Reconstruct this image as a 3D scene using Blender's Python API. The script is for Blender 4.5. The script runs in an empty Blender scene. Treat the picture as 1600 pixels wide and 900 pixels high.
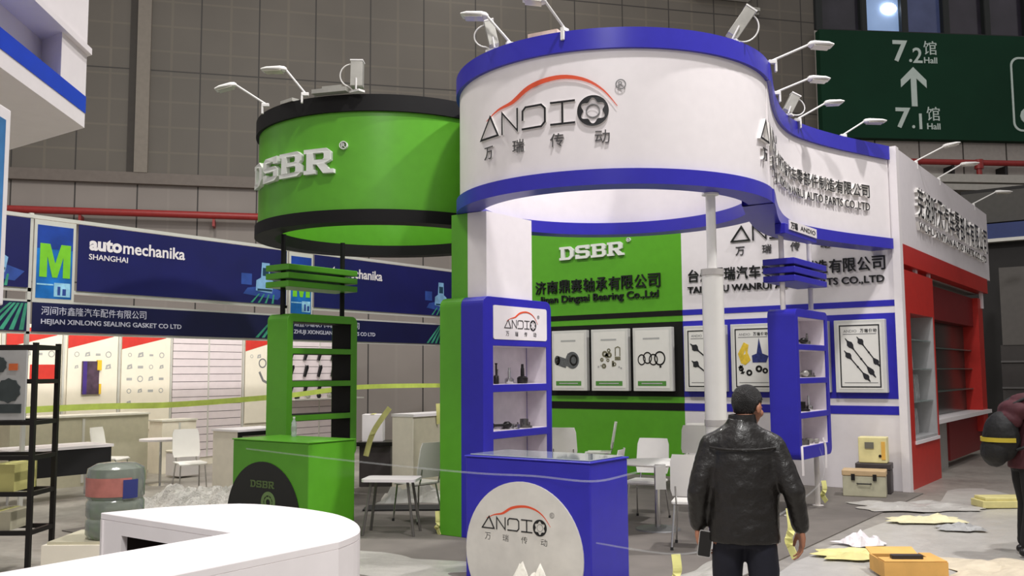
import bpy, bmesh, math, random
from mathutils import Vector, Matrix
from mathutils.geometry import tessellate_polygon

S = bpy.context.scene
COL = S.collection
R = math.radians
random.seed(7)

# ------------------------------------------------------------------ camera
cam = bpy.data.cameras.new('camera')
camo = bpy.data.objects.new('camera', cam)
COL.objects.link(camo)
cam.sensor_width = 36.0
cam.lens = 1460.0 / 1600.0 * 36.0
cam.clip_end = 300
_yaw, _pitch, _roll = R(36), math.atan(132 / 1460.0), R(-0.4)
_f = Vector((-math.sin(_yaw) * math.cos(_pitch), math.cos(_yaw) * math.cos(_pitch), math.sin(_pitch)))
_r = Vector((math.cos(_yaw), math.sin(_yaw), 0))
_u = _r.cross(_f)
_r2 = math.cos(_roll) * _r + math.sin(_roll) * _u
_u2 = -math.sin(_roll) * _r + math.cos(_roll) * _u
camo.matrix_world = Matrix(((_r2.x, _u2.x, -_f.x, 0), (_r2.y, _u2.y, -_f.y, 0), (_r2.z, _u2.z, -_f.z, 1.75), (0, 0, 0, 1)))
S.camera = camo

# ------------------------------------------------------------------ light
W = bpy.data.worlds.new('hall_ambience')
S.world = W
W.use_nodes = True
W.node_tree.nodes['Background'].inputs[0].default_value = (1.0, 0.96, 0.95, 1)
W.node_tree.nodes['Background'].inputs[1].default_value = 0.44
S.view_settings.view_transform = 'Standard'
S.view_settings.look = 'None'
S.view_settings.exposure = 0.0
S.view_settings.gamma = 1.0
S.view_settings.use_curve_mapping = False


def area(name, loc, target, power, size, color=(1, 1, 1), spread=180, size_y=None):
    l = bpy.data.lights.new(name, 'AREA')
    l.energy = power
    l.color = color
    l.shape = 'DISK' if size_y is None else 'RECTANGLE'
    l.size = size
    if size_y:
        l.size_y = size_y
    l.spread = R(spread)
    o = bpy.data.objects.new(name, l)
    COL.objects.link(o)
    o.location = loc
    o.rotation_euler = (Vector(target) - Vector(loc)).to_track_quat('-Z', 'Y').to_euler()
    return o


# high bay lamps of the exhibition hall, among them two added fills
area('high_bay_or_fill', (1.6, 12.2, 15.0), (-5.2, 9.1, 4.2), 385, 0.6, (1, 0.97, 0.97), spread=84)
area('high_bay_or_fill', (-1.2, 5.2, 13.0), (-5.5, 13.5, 2.5), 800, 0.7, (1, 0.97, 0.97))
area('high_bay_or_fill', (-11.0, 6.5, 12.5), (-13.5, 9.5, 0.5), 700, 1.5, (1, 0.97, 0.9))
area('high_bay_or_fill', (1.5, -1.5, 11.0), (-2.5, 3.5, 1.0), 70, 1.2, (1, 0.985, 0.96), spread=44)  # made-up lamp, added to brighten the white counter in front
area('high_bay_or_fill', (2.0, -4.0, 11.5), (-6.0, 8.5, 4.0), 130, 2.0, (1, 0.98, 0.97), spread=100)  # broad front fill added behind the camera to lift the ring
area('high_bay_or_fill', (-12.0, 17.0, 16.0), (-12.0, 22.0, 6.0), 200, 2.0, (1, 0.97, 0.92))
# strip lamps of the row booths on the left
area('booth_strip_lamp', (-13.2, 8.6, 3.7), (-15.8, 8.8, 1.3), 62, 3.4, (1, 0.96, 0.86), size_y=0.15)
area('booth_strip_lamp', (-13.2, 13.0, 3.7), (-15.8, 13.4, 1.3), 40, 3.0, (1, 0.96, 0.86), size_y=0.15)


# ------------------------------------------------------------------ materials
def lin(c):
    return tuple(((v / 255.0) / 12.92 if v / 255.0 <= 0.04045 else ((v / 255.0 + 0.055) / 1.055) ** 2.4) for v in c)


MATS = {}


def mat(name, rgb, rough=0.5, metal=0.0, var=0.06, scale=8.0, bump=0.0, bscale=60.0, spec=0.5, trans=0.0, alpha=1.0, coat=0.0, emit=None, estr=0.0, ior=1.45):
    if name in MATS:
        return MATS[name]
    m = bpy.data.materials.new(name)
    m.use_nodes = True
    nt = m.node_tree
    b = nt.nodes['Principled BSDF']
    c = lin(rgb)
    b.inputs['Roughness'].default_value = rough
    b.inputs['Metallic'].default_value = metal
    b.inputs['Specular IOR Level'].default_value = spec
    b.inputs['Transmission Weight'].default_value = trans
    b.inputs['Alpha'].default_value = alpha
    b.inputs['Coat Weight'].default_value = coat
    b.inputs['IOR'].default_value = ior
    tc = nt.nodes.new('ShaderNodeTexCoord')
    if var > 0:
        n = nt.nodes.new('ShaderNodeTexNoise')
        n.inputs['Scale'].default_value = scale
        n.inputs['Detail'].default_value = 4
        nt.links.new(tc.outputs['Object'], n.inputs['Vector'])
        mr = nt.nodes.new('ShaderNodeMapRange')
        mr.inputs['From Min'].default_value = 0.3
        mr.inputs['From Max'].default_value = 0.7
        mr.inputs['To Min'].default_value = 1 - var
        mr.inputs['To Max'].default_value = 1 + var
        nt.links.new(n.outputs['Fac'], mr.inputs['Value'])
        mx = nt.nodes.new('ShaderNodeVectorMath')
        mx.operation = 'SCALE'
        mx.inputs[0].default_value = c
        nt.links.new(mr.outputs['Result'], mx.inputs['Scale'])
        nt.links.new(mx.outputs['Vector'], b.inputs['Base Color'])
    else:
        b.inputs['Base Color'].default_value = (*c, 1)
    if bump > 0:
        n2 = nt.nodes.new('ShaderNodeTexNoise')
        n2.inputs['Scale'].default_value = bscale
        n2.inputs['Detail'].default_value = 5
        nt.links.new(tc.outputs['Object'], n2.inputs['Vector'])
        bp = nt.nodes.new('ShaderNodeBump')
        bp.inputs['Strength'].default_value = bump
        bp.inputs['Distance'].default_value = 0.02
        nt.links.new(n2.outputs['Fac'], bp.inputs['Height'])
        nt.links.new(bp.outputs['Normal'], b.inputs['Normal'])
    if emit:
        b.inputs['Emission Color'].default_value = (*lin(emit), 1)
        b.inputs['Emission Strength'].default_value = estr
    MATS[name] = m
    return m


BLUE = mat('blue_laminate', (46, 42, 168), 0.35, var=0.04)
GREEN = mat('green_laminate', (88, 160, 38), 0.35, var=0.04)
WHITE = mat('white_laminate', (232, 226, 226), 0.45, var=0.02)
WHITEP = mat('white_panel', (226, 220, 222), 0.55, var=0.02)
BLACK = mat('black_laminate', (20, 19, 19), 0.6, var=0.08, spec=0.25)
RED = mat('red_laminate', (186, 42, 34), 0.4, var=0.05)
DKRED = mat('dark_red_laminate', (120, 26, 28), 0.45, var=0.05)
INK = mat('black_letter', (22, 22, 24), 0.4, var=0.0)
CAROR = mat('orange_red_arc', (220, 84, 50), 0.4, var=0.05, scale=3)
SILVER = mat('pale_letter', (222, 224, 218), 0.35, var=0.03)
CHROME = mat('chrome', (200, 200, 200), 0.18, 1.0, var=0.02)
STEEL = mat('steel', (120, 118, 116), 0.3, 0.9, var=0.25, scale=20)
DKSTEEL = mat('dark_steel', (48, 46, 46), 0.35, 0.7, var=0.25, scale=20)
LAMPW = mat('white_lamp_enamel', (226, 224, 220), 0.35, var=0.03)
LAMPG = mat('grey_lamp_casting', (170, 168, 160), 0.4, 0.3, var=0.1)
GLASSP = mat('clear_glass', (230, 240, 238), 0.03, var=0, trans=1.0)
ACRYL = mat('glass_top', (120, 128, 130), 0.05, var=0, spec=0.8, coat=0.6)
PAPER = mat('printed_paper', (226, 224, 218), 0.6, var=0.02)
FRAMEW = mat('poster_frame', (212, 211, 206), 0.4, 0.1, var=0.03)
GREYT = mat('grey_print', (120, 120, 120), 0.6, var=0.1)
SOFTG = mat('light_grey_print', (170, 170, 168), 0.6, var=0.1)
CHAIRW = mat('white_chair_shell', (240, 237, 230), 0.4, var=0.02)
NAVY = mat('navy_print', (17, 19, 86), 0.45, var=0.12, scale=2)
NAVYD = mat('dark_navy_print', (15, 17, 64), 0.45, var=0.12, scale=2)
SKYB = mat('sky_blue_print', (20, 110, 190), 0.45, var=0.35, scale=3)
LIME = mat('lime_print', (120, 200, 40), 0.5, var=0.08)
TAPE = mat('pale_yellow_tape', (222, 218, 140), 0.5, var=0.08)
LIMET = mat('lime_barrier_tape', (218, 238, 112), 0.5, var=0.08)
FILM = mat('clear_plastic_film', (225, 228, 230), 0.2, var=0.05, alpha=0.16, spec=0.8)
CREAM = mat('cream_panel', (232, 224, 206), 0.55, var=0.04)
OLIVE = mat('pale_olive_panel', (186, 180, 156), 0.5, var=0.06)
ALU = mat('white_aluminium', (214, 212, 204), 0.35, 0.2, var=0.03)
SKIN = mat('skin', (158, 108, 84), 0.5, var=0.08, scale=20)
HAIR = mat('black_hair', (18, 15, 14), 0.45, var=0.3, scale=90, bump=0.8, bscale=220)
LEATHER = mat('dark_brown_leather', (21, 18, 16), 0.40, var=0.25, scale=5, bump=0.6, bscale=16, coat=0.15)
TROUSER = mat('dark_navy_cloth', (18, 19, 32), 0.8, var=0.15, scale=12)


# ------------------------------------------------------------------ geometry helpers
class MB:
    def __init__(self):
        self.v, self.f = [], []

    def add(self, vs, fs):
        o = len(self.v)
        self.v += [tuple(p) for p in vs]
        self.f += [tuple(i + o for i in q) for q in fs]
        return self

    def box(self, x0, y0, z0, x1, y1, z1):
        if x0 > x1: x0, x1 = x1, x0
        if y0 > y1: y0, y1 = y1, y0
        if z0 > z1: z0, z1 = z1, z0
        return self.add([(x0, y0, z0), (x1, y0, z0), (x1, y1, z0), (x0, y1, z0), (x0, y0, z1), (x1, y0, z1), (x1, y1, z1), (x0, y1, z1)],
                        [(3, 2, 1, 0), (4, 5, 6, 7), (0, 1, 5, 4), (1, 2, 6, 5), (2, 3, 7, 6), (3, 0, 4, 7)])

    def obox(self, c, ax, ay, az):
        """box with centre c and half-axis vectors"""
        c, ax, ay, az = map(Vector, (c, ax, ay, az))
        vs = [c + sx * ax + sy * ay + sz * az for sz in (-1, 1) for sx, sy in ((-1, -1), (1, -1), (1, 1), (-1, 1))]
        return self.add(vs, [(3, 2, 1, 0), (4, 5, 6, 7), (0, 1, 5, 4), (1, 2, 6, 5), (2, 3, 7, 6), (3, 0, 4, 7)])

    def tube(self, pts, rad, n=10, flat=None):
        """round bar through pts; rad a number or one per point; flat=(ex, ey) scales"""
        pts = [Vector(p) for p in pts]
        rads = rad if isinstance(rad, (list, tuple)) else [rad] * len(pts)
        vs, fs = [], []
        up = None
        for i, p in enumerate(pts):
            t = (pts[min(i + 1, len(pts) - 1)] - pts[max(i - 1, 0)]).normalized()
            if up is None:
                a = Vector((0, 0, 1)) if abs(t.z) < 0.9 else Vector((1, 0, 0))
                up = (a - t * a.dot(t)).normalized()
            else:
                up = (up - t * up.dot(t)).normalized()
            s = t.cross(up)
            rr = rads[i]
            rx, ry = rr if isinstance(rr, tuple) else (rr, rr)
            for k in range(n):
                a = 2 * math.pi * k / n
                vs.append(p + s * (rx * math.cos(a)) + up * (ry * math.sin(a)))
        for i in range(len(pts) - 1):
            for k in range(n):
                k2 = (k + 1) % n
                fs.append((i * n + k, i * n + k2, (i + 1) * n + k2, (i + 1) * n + k))
        fs.append(tuple(range(n - 1, -1, -1)))
        fs.append(tuple((len(pts) - 1) * n + k for k in range(n)))
        return self.add(vs, fs)

    def lathe(self, prof, c=(0, 0, 0), n=24, axis=None, a0=0.0, a1=2 * math.pi, closed=False):
        """revolve (r, z) about the z axis through c; axis=(u, v, w) replaces the frame; closed profile = ring"""
        u, v, w = axis or (Vector((1, 0, 0)), Vector((0, 1, 0)), Vector((0, 0, 1)))
        c = Vector(c)
        full = abs(a1 - a0) > 2 * math.pi - 1e-6
        cnt = n if full else n + 1
        vs = []
        for k in range(cnt):
            a = a0 + (a1 - a0) * k / n
            d = u * math.cos(a) + v * math.sin(a)
            for r_, z_ in prof:
                vs.append(c + d * r_ + w * z_)
        m = len(prof)
        fs = []
        for k in range(n):
            k2 = (k + 1) % cnt
            for j in range(m if closed else m - 1):
                j2 = (j + 1) % m
                fs.append((k * m + j, k2 * m + j, k2 * m + j2, k * m + j2))
        if not closed and full:
            if prof[0][0] > 1e-6:
                fs.append(tuple(k * m for k in range(n - 1, -1, -1)))
            if prof[-1][0] > 1e-6:
                fs.append(tuple(k * m + m - 1 for k in range(n)))
        return self.add(vs, fs)

    def ball(self, c, r, n=14, m=9):
        rx, ry, rz = r if isinstance(r, (tuple, list)) else (r, r, r)
        vs = [(c[0], c[1], c[2] - rz)]
        for j in range(1, m):
            p = math.pi * j / m
            for k in range(n):
                a = 2 * math.pi * k / n
                vs.append((c[0] + rx * math.sin(p) * math.cos(a), c[1] + ry * math.sin(p) * math.sin(a), c[2] - rz * math.cos(p)))
        vs.append((c[0], c[1], c[2] + rz))
        fs = [(0, 1 + (k + 1) % n, 1 + k) for k in range(n)]
        for j in range(m - 2):
            for k in range(n):
                k2 = (k + 1) % n
                fs.append((1 + j * n + k, 1 + j * n + k2, 1 + (j + 1) * n + k2, 1 + (j + 1) * n + k))
        t = len(vs) - 1
        fs += [(t, 1 + (m - 2) * n + k, 1 + (m - 2) * n + (k + 1) % n) for k in range(n)]
        return self.add(vs, fs)

    def slab(self, outer, holes, mp, d0, d1):
        """plate of outline 'outer' with holes, mp(u, v, d) -> point, thickness from d0 to d1"""
        loops = [list(outer)] + [list(h) for h in holes]
        tris = tessellate_polygon([[Vector((u, v, 0)) for u, v in lp] for lp in loops])
        flat = [p for lp in loops for p in lp]
        n = len(flat)
        vs = [mp(u, v, d0) for u, v in flat] + [mp(u, v, d1) for u, v in flat]
        fs = [tuple(t) for t in tris] + [tuple(i + n for i in reversed(t)) for t in tris]
        o = 0
        for lp in loops:
            k = len(lp)
            for i in range(k):
                j = (i + 1) % k
                fs.append((o + i, o + j, n + o + j, n + o + i))
            o += k
        return self.add(vs, fs)

    def ribbon(self, pts, w, mp, d0, d1, closed=False):
        """mitred stroke of width w along 2D pts (w may be one per point)"""
        P = [Vector(p) for p in pts]
        n = len(P)
        ws = w if isinstance(w, (list, tuple)) else [w] * n
        L, Q = [], []
        for i in range(n):
            a = P[i - 1] if (i > 0 or closed) else None
            b = P[(i + 1) % n] if (i < n - 1 or closed) else None
            d1_ = (P[i] - a).normalized() if a is not None else None
            d2_ = (b - P[i]).normalized() if b is not None else None
            if d1_ is None: d1_ = d2_
            if d2_ is None: d2_ = d1_
            n1, n2 = Vector((-d1_.y, d1_.x)), Vector((-d2_.y, d2_.x))
            nn = (n1 + n2)
            nn = nn.normalized() if nn.length > 1e-6 else n1
            k = min(1.0 / max(nn.dot(n1), 0.3), 2.2)
            L.append(P[i] + nn * (ws[i] / 2 * k))
            Q.append(P[i] - nn * (ws[i] / 2 * k))
        vs = [mp(p.x, p.y, d0) for p in L] + [mp(p.x, p.y, d0) for p in Q] + [mp(p.x, p.y, d1) for p in L] + [mp(p.x, p.y, d1) for p in Q]
        fs = []
        for i in range(n if closed else n - 1):
            j = (i + 1) % n
            fs += [(i, j, n + j, n + i), (2 * n + i, 3 * n + i, 3 * n + j, 2 * n + j), (i, 2 * n + i, 2 * n + j, j), (n + i, n + j, 3 * n + j, 3 * n + i)]
        if not closed:
            e = n - 1
            fs += [(0, n, 3 * n, 2 * n), (e, 2 * n + e, 3 * n + e, n + e)]
        return self.add(vs, fs)

    def disc(self, c, r, mp, d0, d1, n=28, r2=None, a0=0.0):
        r2 = r2 or r
        return self.slab([(c[0] + r * math.cos(a0 + 2 * math.pi * k / n), c[1] + r2 * math.sin(a0 + 2 * math.pi * k / n)) for k in range(n)], [], mp, d0, d1)

    def annulus(self, c, r0, r1, mp, d0, d1, n=32, sy=1.0):
        o = [(c[0] + r1 * math.cos(2 * math.pi * k / n), c[1] + sy * r1 * math.sin(2 * math.pi * k / n)) for k in range(n)]
        h = [(c[0] + r0 * math.cos(2 * math.pi * k / n), c[1] + sy * r0 * math.sin(2 * math.pi * k / n)) for k in range(n)]
        return self.slab(o, [h], mp, d0, d1)

    def rect(self, u0, v0, u1, v1, mp, d0, d1):
        return self.slab([(u0, v0), (u1, v0), (u1, v1), (u0, v1)], [], mp, d0, d1)

    def sweep(self, path, prof, cap=True):
        """closed profile [(offset, z)] along an open 2D path; offset to the right of travel"""
        P = [Vector(p) for p in path]
        n, m = len(P), len(prof)
        vs, fs = [], []
        for i in range(n):
            t = (P[min(i + 1, n - 1)] - P[max(i - 1, 0)]).normalized()
            nr = Vector((t.y, -t.x))
            for o_, z_ in prof:
                q = P[i] + nr * o_
                vs.append((q.x, q.y, z_))
        for i in range(n - 1):
            for j in range(m):
                j2 = (j + 1) % m
                fs.append((i * m + j, (i + 1) * m + j, (i + 1) * m + j2, i * m + j2))
        if cap:
            fs += [tuple(range(m)), tuple((n - 1) * m + j for j in range(m - 1, -1, -1))]
        return self.add(vs, fs)

    def text(self, body, u0, v0, u1, v1, mp, d0, d1, bold=0.0, keep=False, italic=0.0):
        """lettering fitted into the rectangle u0..u1, v0..v1 (keep=True: height only, centred)"""
        vs, fs = glyphs(body, bold)
        xs = [p[0] for p in vs]
        ys = [p[1] for p in vs]
        ax, bx, ay, by = min(xs), max(xs), min(ys), max(ys)
        sy = (v1 - v0) / (by - ay)
        sx = (u1 - u0) / (bx - ax)
        off = u0
        if keep:
            sx = sy
            off = (u0 + u1) / 2 - sx * (bx - ax) / 2
        out = [mp(off + (x - ax) * sx + italic * (y - ay) * sy, v0 + (y - ay) * sy, d0 + (d1 - d0) * (0.5 + z)) for x, y, z in vs]
        return self.add(out, fs)

    def build(self, name, m, parent=None, smooth=False, bevel=0.0, seg=2, loc=None, rotz=0.0):
        me = bpy.data.meshes.new(name)
        me.from_pydata(self.v, [], self.f)
        me.validate()
        bm = bmesh.new()
        bm.from_mesh(me)
        bmesh.ops.recalc_face_normals(bm, faces=bm.faces)
        bm.to_mesh(me)
        bm.free()
        me.materials.append(m)
        o = bpy.data.objects.new(name, me)
        COL.objects.link(o)
        if loc is not None:
            o.location = loc
        o.rotation_euler.z = rotz
        if parent is not None:
            o.parent = parent
        if smooth:
            for p in me.polygons:
                p.use_smooth = True
            try:
                me.set_sharp_from_angle(angle=R(40))
            except Exception:
                pass
        if bevel > 0:
            b = o.modifiers.new('edge', 'BEVEL')
            b.width = bevel
            b.segments = seg
            b.limit_method = 'ANGLE'
            b.angle_limit = R(40)
        return o


_GL = {}


def glyphs(body, bold=0.0):
    key = (body, bold)
    if key not in _GL:
        c = bpy.data.curves.new('lettering', 'FONT')
        c.body = body
        c.size = 1.0
        c.resolution_u = 3
        c.extrude = 0.5
        c.offset = bold
        o = bpy.data.objects.new('lettering', c)
        COL.objects.link(o)
        dg = bpy.context.evaluated_depsgraph_get()
        dg.update()
        me = o.evaluated_get(dg).to_mesh()
        _GL[key] = ([tuple(v.co) for v in me.vertices], [tuple(p.vertices) for p in me.polygons])
        o.evaluated_get(dg).to_mesh_clear()
        bpy.data.objects.remove(o)
        bpy.data.curves.remove(c)
    return _GL[key]


def tag(o, label=None, cat=None, group=None, kind=None):
    if label: o['label'] = label
    if cat: o['category'] = cat
    if group: o['group'] = group
    if kind: o['kind'] = kind
    return o


def thing(name, label, cat, loc=(0, 0, 0), rotz=0.0, group=None):
    o = bpy.data.objects.new(name, None)
    COL.objects.link(o)
    o.empty_display_size = 0.1
    o.location = loc
    o.rotation_euler.z = rotz
    return tag(o, label, cat, group)


def copy_thing(src, loc, rotz, label, group=None):
    r = src.copy()
    COL.objects.link(r)
    r.location = loc
    r.rotation_euler.z = rotz
    r['label'] = label
    if group: r['group'] = group
    for ch in list(src.children):
        c = ch.copy()
        COL.objects.link(c)
        c.parent = r
        for g in list(ch.children):
            d = g.copy()
            COL.objects.link(d)
            d.parent = c
    return r


def on_y(y0):          # a face that looks towards -Y
    return lambda u, v, d: (u, y0 - d, v)


def on_x(x0):          # a face that looks towards +X
    return lambda u, v, d: (x0 + d, u, v)


def on_ring(cx, cy, rad):   # u = angle in radians times rad
    return lambda u, v, d: (cx + (rad + d) * math.cos(u / rad), cy + (rad + d) * math.sin(u / rad), v)


def on_path(path, off=0.0):
    P = [Vector(p) for p in path]
    acc = [0.0]
    for i in range(1, len(P)):
        acc.append(acc[-1] + (P[i] - P[i - 1]).length)

    def mp(u, v, d):
        i = 0
        while i < len(P) - 2 and acc[i + 1] < u:
            i += 1
        t = (P[i + 1] - P[i]).normalized()
        q = P[i] + t * (u - acc[i])
        k = min(max((u - acc[i]) / max(acc[i + 1] - acc[i], 1e-6), 0), 1)
        ta = (P[i + 1] - P[max(i - 1, 0)]).normalized()
        tb = (P[min(i + 2, len(P) - 1)] - P[i]).normalized()
        tt = (ta * (1 - k) + tb * k).normalized()
        q = q + Vector((tt.y, -tt.x)) * (d + off)
        return (q.x, q.y, v)
    return mp, acc


def smooth_path(pts, sub=6):
    P = [Vector(p) for p in pts]
    out = []
    for i in range(len(P) - 1):
        p0 = P[max(i - 1, 0)]; p1 = P[i]; p2 = P[i + 1]; p3 = P[min(i + 2, len(P) - 1)]
        for k in range(sub):
            t = k / sub
            out.append(0.5 * ((2 * p1) + (p2 - p0) * t + (2 * p0 - 5 * p1 + 4 * p2 - p3) * t * t + (3 * p1 - p0 - 3 * p2 + p3) * t ** 3))
    out.append(P[-1])
    return [tuple(p) for p in out]


def rrect(u0, v0, u1, v1, r, n=6, corners=(1, 1, 1, 1)):
    """rounded rectangle outline; corners order: lower-left, lower-right, upper-right, upper-left"""
    out = []
    for (cx, cy, a, on, px, py) in ((u0 + r, v0 + r, 180, corners[0], u0, v0), (u1 - r, v0 + r, 270, corners[1], u1, v0),
                                    (u1 - r, v1 - r, 0, corners[2], u1, v1), (u0 + r, v1 - r, 90, corners[3], u0, v1)):
        if on:
            out += [(cx + r * math.cos(R(a + 90 * k / n)), cy + r * math.sin(R(a + 90 * k / n))) for k in range(n + 1)]
        else:
            out.append((px, py))
    return out


# ---------------------------------------------------------- logos
def car_logo(mp, u0, v0, s, parent, d0=0.0, d1=0.03, chinese=True, arc=True, reg=True, gear=True, ink=None, body=None):
    """car-outline trade mark: triangle, N, hooked square, I, toothed ring, arc above; u0,v0 = lower left, s = scale"""
    ink = ink or INK
    if body is not None:      # raised letters: pale sides under a thin dark face
        car_logo(mp, u0, v0, s, parent, d0, d1, chinese, False, False, gear, body)
        d0, d1 = d1, d1 + 0.003
    q = lambda u, v, d: mp(u0 + u * s, v0 + v * s, d)
    w = 0.020
    b = MB()
    b.ribbon([(0.0, 0.0), (0.165, 0.215), (0.285, 0.0)], w, q, d0, d1, closed=True)
    b.ribbon([(0.345, -0.012), (0.345, 0.215), (0.545, 0.0), (0.545, 0.227)], w * 0.9, q, d0, d1)
    b.ribbon([(0.61, 0.085), (0.61, 0.18), (0.645, 0.215), (0.82, 0.215), (0.86, 0.175), (0.86, 0.04), (0.82, 0.0), (0.60, 0.0)], w, q, d0, d1)
    b.ribbon([(0.915, 0.0), (1.165, 0.0)], w, q, d0, d1)
    b.ribbon([(0.915, 0.215), (1.165, 0.215)], w, q, d0, d1)
    b.ribbon([(1.04, 0.0), (1.04, 0.215)], w, q, d0, d1)
    b.build('logo_letters', ink, parent)
    if gear:
        g = MB()
        n = 48
        outer = [(1.335 + 0.15 * math.cos(2 * math.pi * k / n), 0.10 + 0.15 * math.sin(2 * math.pi * k / n)) for k in range(n)]
        hole = []
        for k in range(n):
            a = 2 * math.pi * k / n
            rr = 0.108 + 0.018 * math.cos(6 * a - math.pi / 2 * 6)
            hole.append((1.335 + rr * math.cos(a), 0.10 + rr * math.sin(a)))
        g.slab(outer, [hole], q, d0, d1)
        go = g.build('logo_toothed_ring', ink, parent)
        MB().annulus((1.335, 0.10), 0.060, 0.067, q, d0, (d0 + d1) / 2).build('logo_thin_ring', GREYT, parent)
    if arc:
        pts = smooth_path([(0.10, 0.18), (0.28, 0.255), (0.44, 0.285), (0.52, 0.315), (0.68, 0.405), (0.88, 0.452), (1.08, 0.455), (1.28, 0.40), (1.44, 0.29), (1.565, 0.135)], 4)
        n = len(pts)
        ws = [0.006 + 0.042 * max(0.0, math.sin(math.pi * (i / (n - 1)) ** 0.9)) ** 1.2 for i in range(n)]
        MB().ribbon(pts, ws, q, d0, d1 * 0.8).build('logo_arc', CAROR, parent)
    if reg:
        b = MB().annulus((1.60, 0.345), 0.040, 0.050, q, d0, d1 * 0.7)
        b.text('R', 1.578, 0.318, 1.624, 0.372, q, d0, d1 * 0.7)
        b.build('registered_mark', GREYT, parent)
    if chinese:
        b = MB()
        for ch, uc in zip('万瑞传动', (0.13, 0.55, 0.98, 1.42)):
            b.text(ch, uc - 0.07, -0.22, uc + 0.07, -0.09, q, d0, d1 * 0.7)
        b.build('logo_lettering', mat('dark_grey_letter', (70, 68, 70), 0.5, var=0.0) if ink is INK else ink, parent)


def block_letters(mp, u0, v0, w, h, parent, m, d0, d1, reg=True, name='slab_lettering'):
    """heavy slab-serif D S B R in a row; w = full width, h = cap height"""
    cw = w / 4.0
    t = 0.19 * cw
    b = MB()

    def q(k):
        return lambda u, v, d: mp(u0 + k * cw + u * cw * 0.93, v0 + v * h, d)

    def poly(k, outer, holes=()):
        b.slab(outer, list(holes), q(k), d0, d1)
    # D
    poly(0, [(0, 0), (0.72, 0), (0.97, 0.25), (0.97, 0.75), (0.72, 1), (0, 1), (0, 0.82), (0.1, 0.82), (0.1, 0.18), (0, 0.18)],
         [[(0.34, 0.18), (0.34, 0.82), (0.62, 0.82), (0.73, 0.68), (0.73, 0.32), (0.62, 0.18)]])
    # S
    poly(1, [(0.03, 0), (0.80, 0), (0.97, 0.16), (0.97, 0.46), (0.82, 0.6), (0.27, 0.62), (0.27, 0.80), (0.70, 0.80), (0.72, 0.70), (0.93, 0.70), (0.93, 1), (0.2, 1), (0.03, 0.86),
             (0.03, 0.54), (0.18, 0.42), (0.73, 0.40), (0.73, 0.20), (0.28, 0.20), (0.26, 0.32), (0.03, 0.32)])
    # B
    poly(2, [(0, 0), (0.80, 0), (0.97, 0.14), (0.97, 0.42), (0.87, 0.52), (0.95, 0.62), (0.95, 0.86), (0.8, 1), (0, 1), (0, 0.83), (0.1, 0.83), (0.1, 0.17), (0, 0.17)],
         [[(0.34, 0.17), (0.34, 0.43), (0.70, 0.43), (0.74, 0.38), (0.74, 0.22), (0.70, 0.17)], [(0.34, 0.59), (0.34, 0.83), (0.68, 0.83), (0.72, 0.78), (0.72, 0.64), (0.68, 0.59)]])
    # R
    poly(3, [(0, 0), (0.42, 0), (0.42, 0.16), (0.34, 0.16), (0.34, 0.38), (0.46, 0.38), (0.70, 0.0), (1.05, 0.0), (1.05, 0.16), (0.90, 0.16), (0.74, 0.40), (0.95, 0.52), (0.95, 0.86),
             (0.8, 1), (0, 1), (0, 0.83), (0.1, 0.83), (0.1, 0.16), (0, 0.16)], [[(0.34, 0.56), (0.34, 0.83), (0.68, 0.83), (0.72, 0.78), (0.72, 0.61), (0.68, 0.56)]])
    b.build(name, m, parent)
    if reg:
        c = (u0 + w * 1.06, v0 + h * 1.08)
        r_ = h * 0.16
        g = MB().annulus(c, r_ * 0.8, r_, mp, d0, d1 * 0.7)
        g.text('R', c[0] - r_ * 0.45, c[1] - r_ * 0.52, c[0] + r_ * 0.5, c[1] + r_ * 0.52, mp, d0, d1 * 0.7)
        g.build('registered_mark', m, parent)


# ------------------------------------------------------------------ setting
def floor_material():
    m = bpy.data.materials.new('hall_floor')
    m.use_nodes = True
    nt = m.node_tree
    b = nt.nodes['Principled BSDF']
    b.inputs['Roughness'].default_value = 0.45
    tc = nt.nodes.new('ShaderNodeTexCoord')
    n1 = nt.nodes.new('ShaderNodeTexNoise'); n1.inputs['Scale'].default_value = 0.9; n1.inputs['Detail'].default_value = 8; n1.inputs['Roughness'].default_value = 0.65
    n2 = nt.nodes.new('ShaderNodeTexNoise'); n2.inputs['Scale'].default_value = 9; n2.inputs['Detail'].default_value = 4
    nt.links.new(tc.outputs['Object'], n1.inputs['Vector']); nt.links.new(tc.outputs['Object'], n2.inputs['Vector'])
    mx = nt.nodes.new('ShaderNodeMix'); mx.data_type = 'FLOAT'; mx.inputs[0].default_value = 0.3
    nt.links.new(n1.outputs['Fac'], mx.inputs[2]); nt.links.new(n2.outputs['Fac'], mx.inputs[3])
    cr = nt.nodes.new('ShaderNodeValToRGB')
    cr.color_ramp.elements[0].position = 0.35; cr.color_ramp.elements[0].color = (*lin((122, 117, 110)), 1)
    cr.color_ramp.elements[1].position = 0.65; cr.color_ramp.elements[1].color = (*lin((166, 161, 152)), 1)
    nt.links.new(mx.outputs[0], cr.inputs['Fac'])
    nt.links.new(cr.outputs['Color'], b.inputs['Base Color'])
    return m


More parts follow.
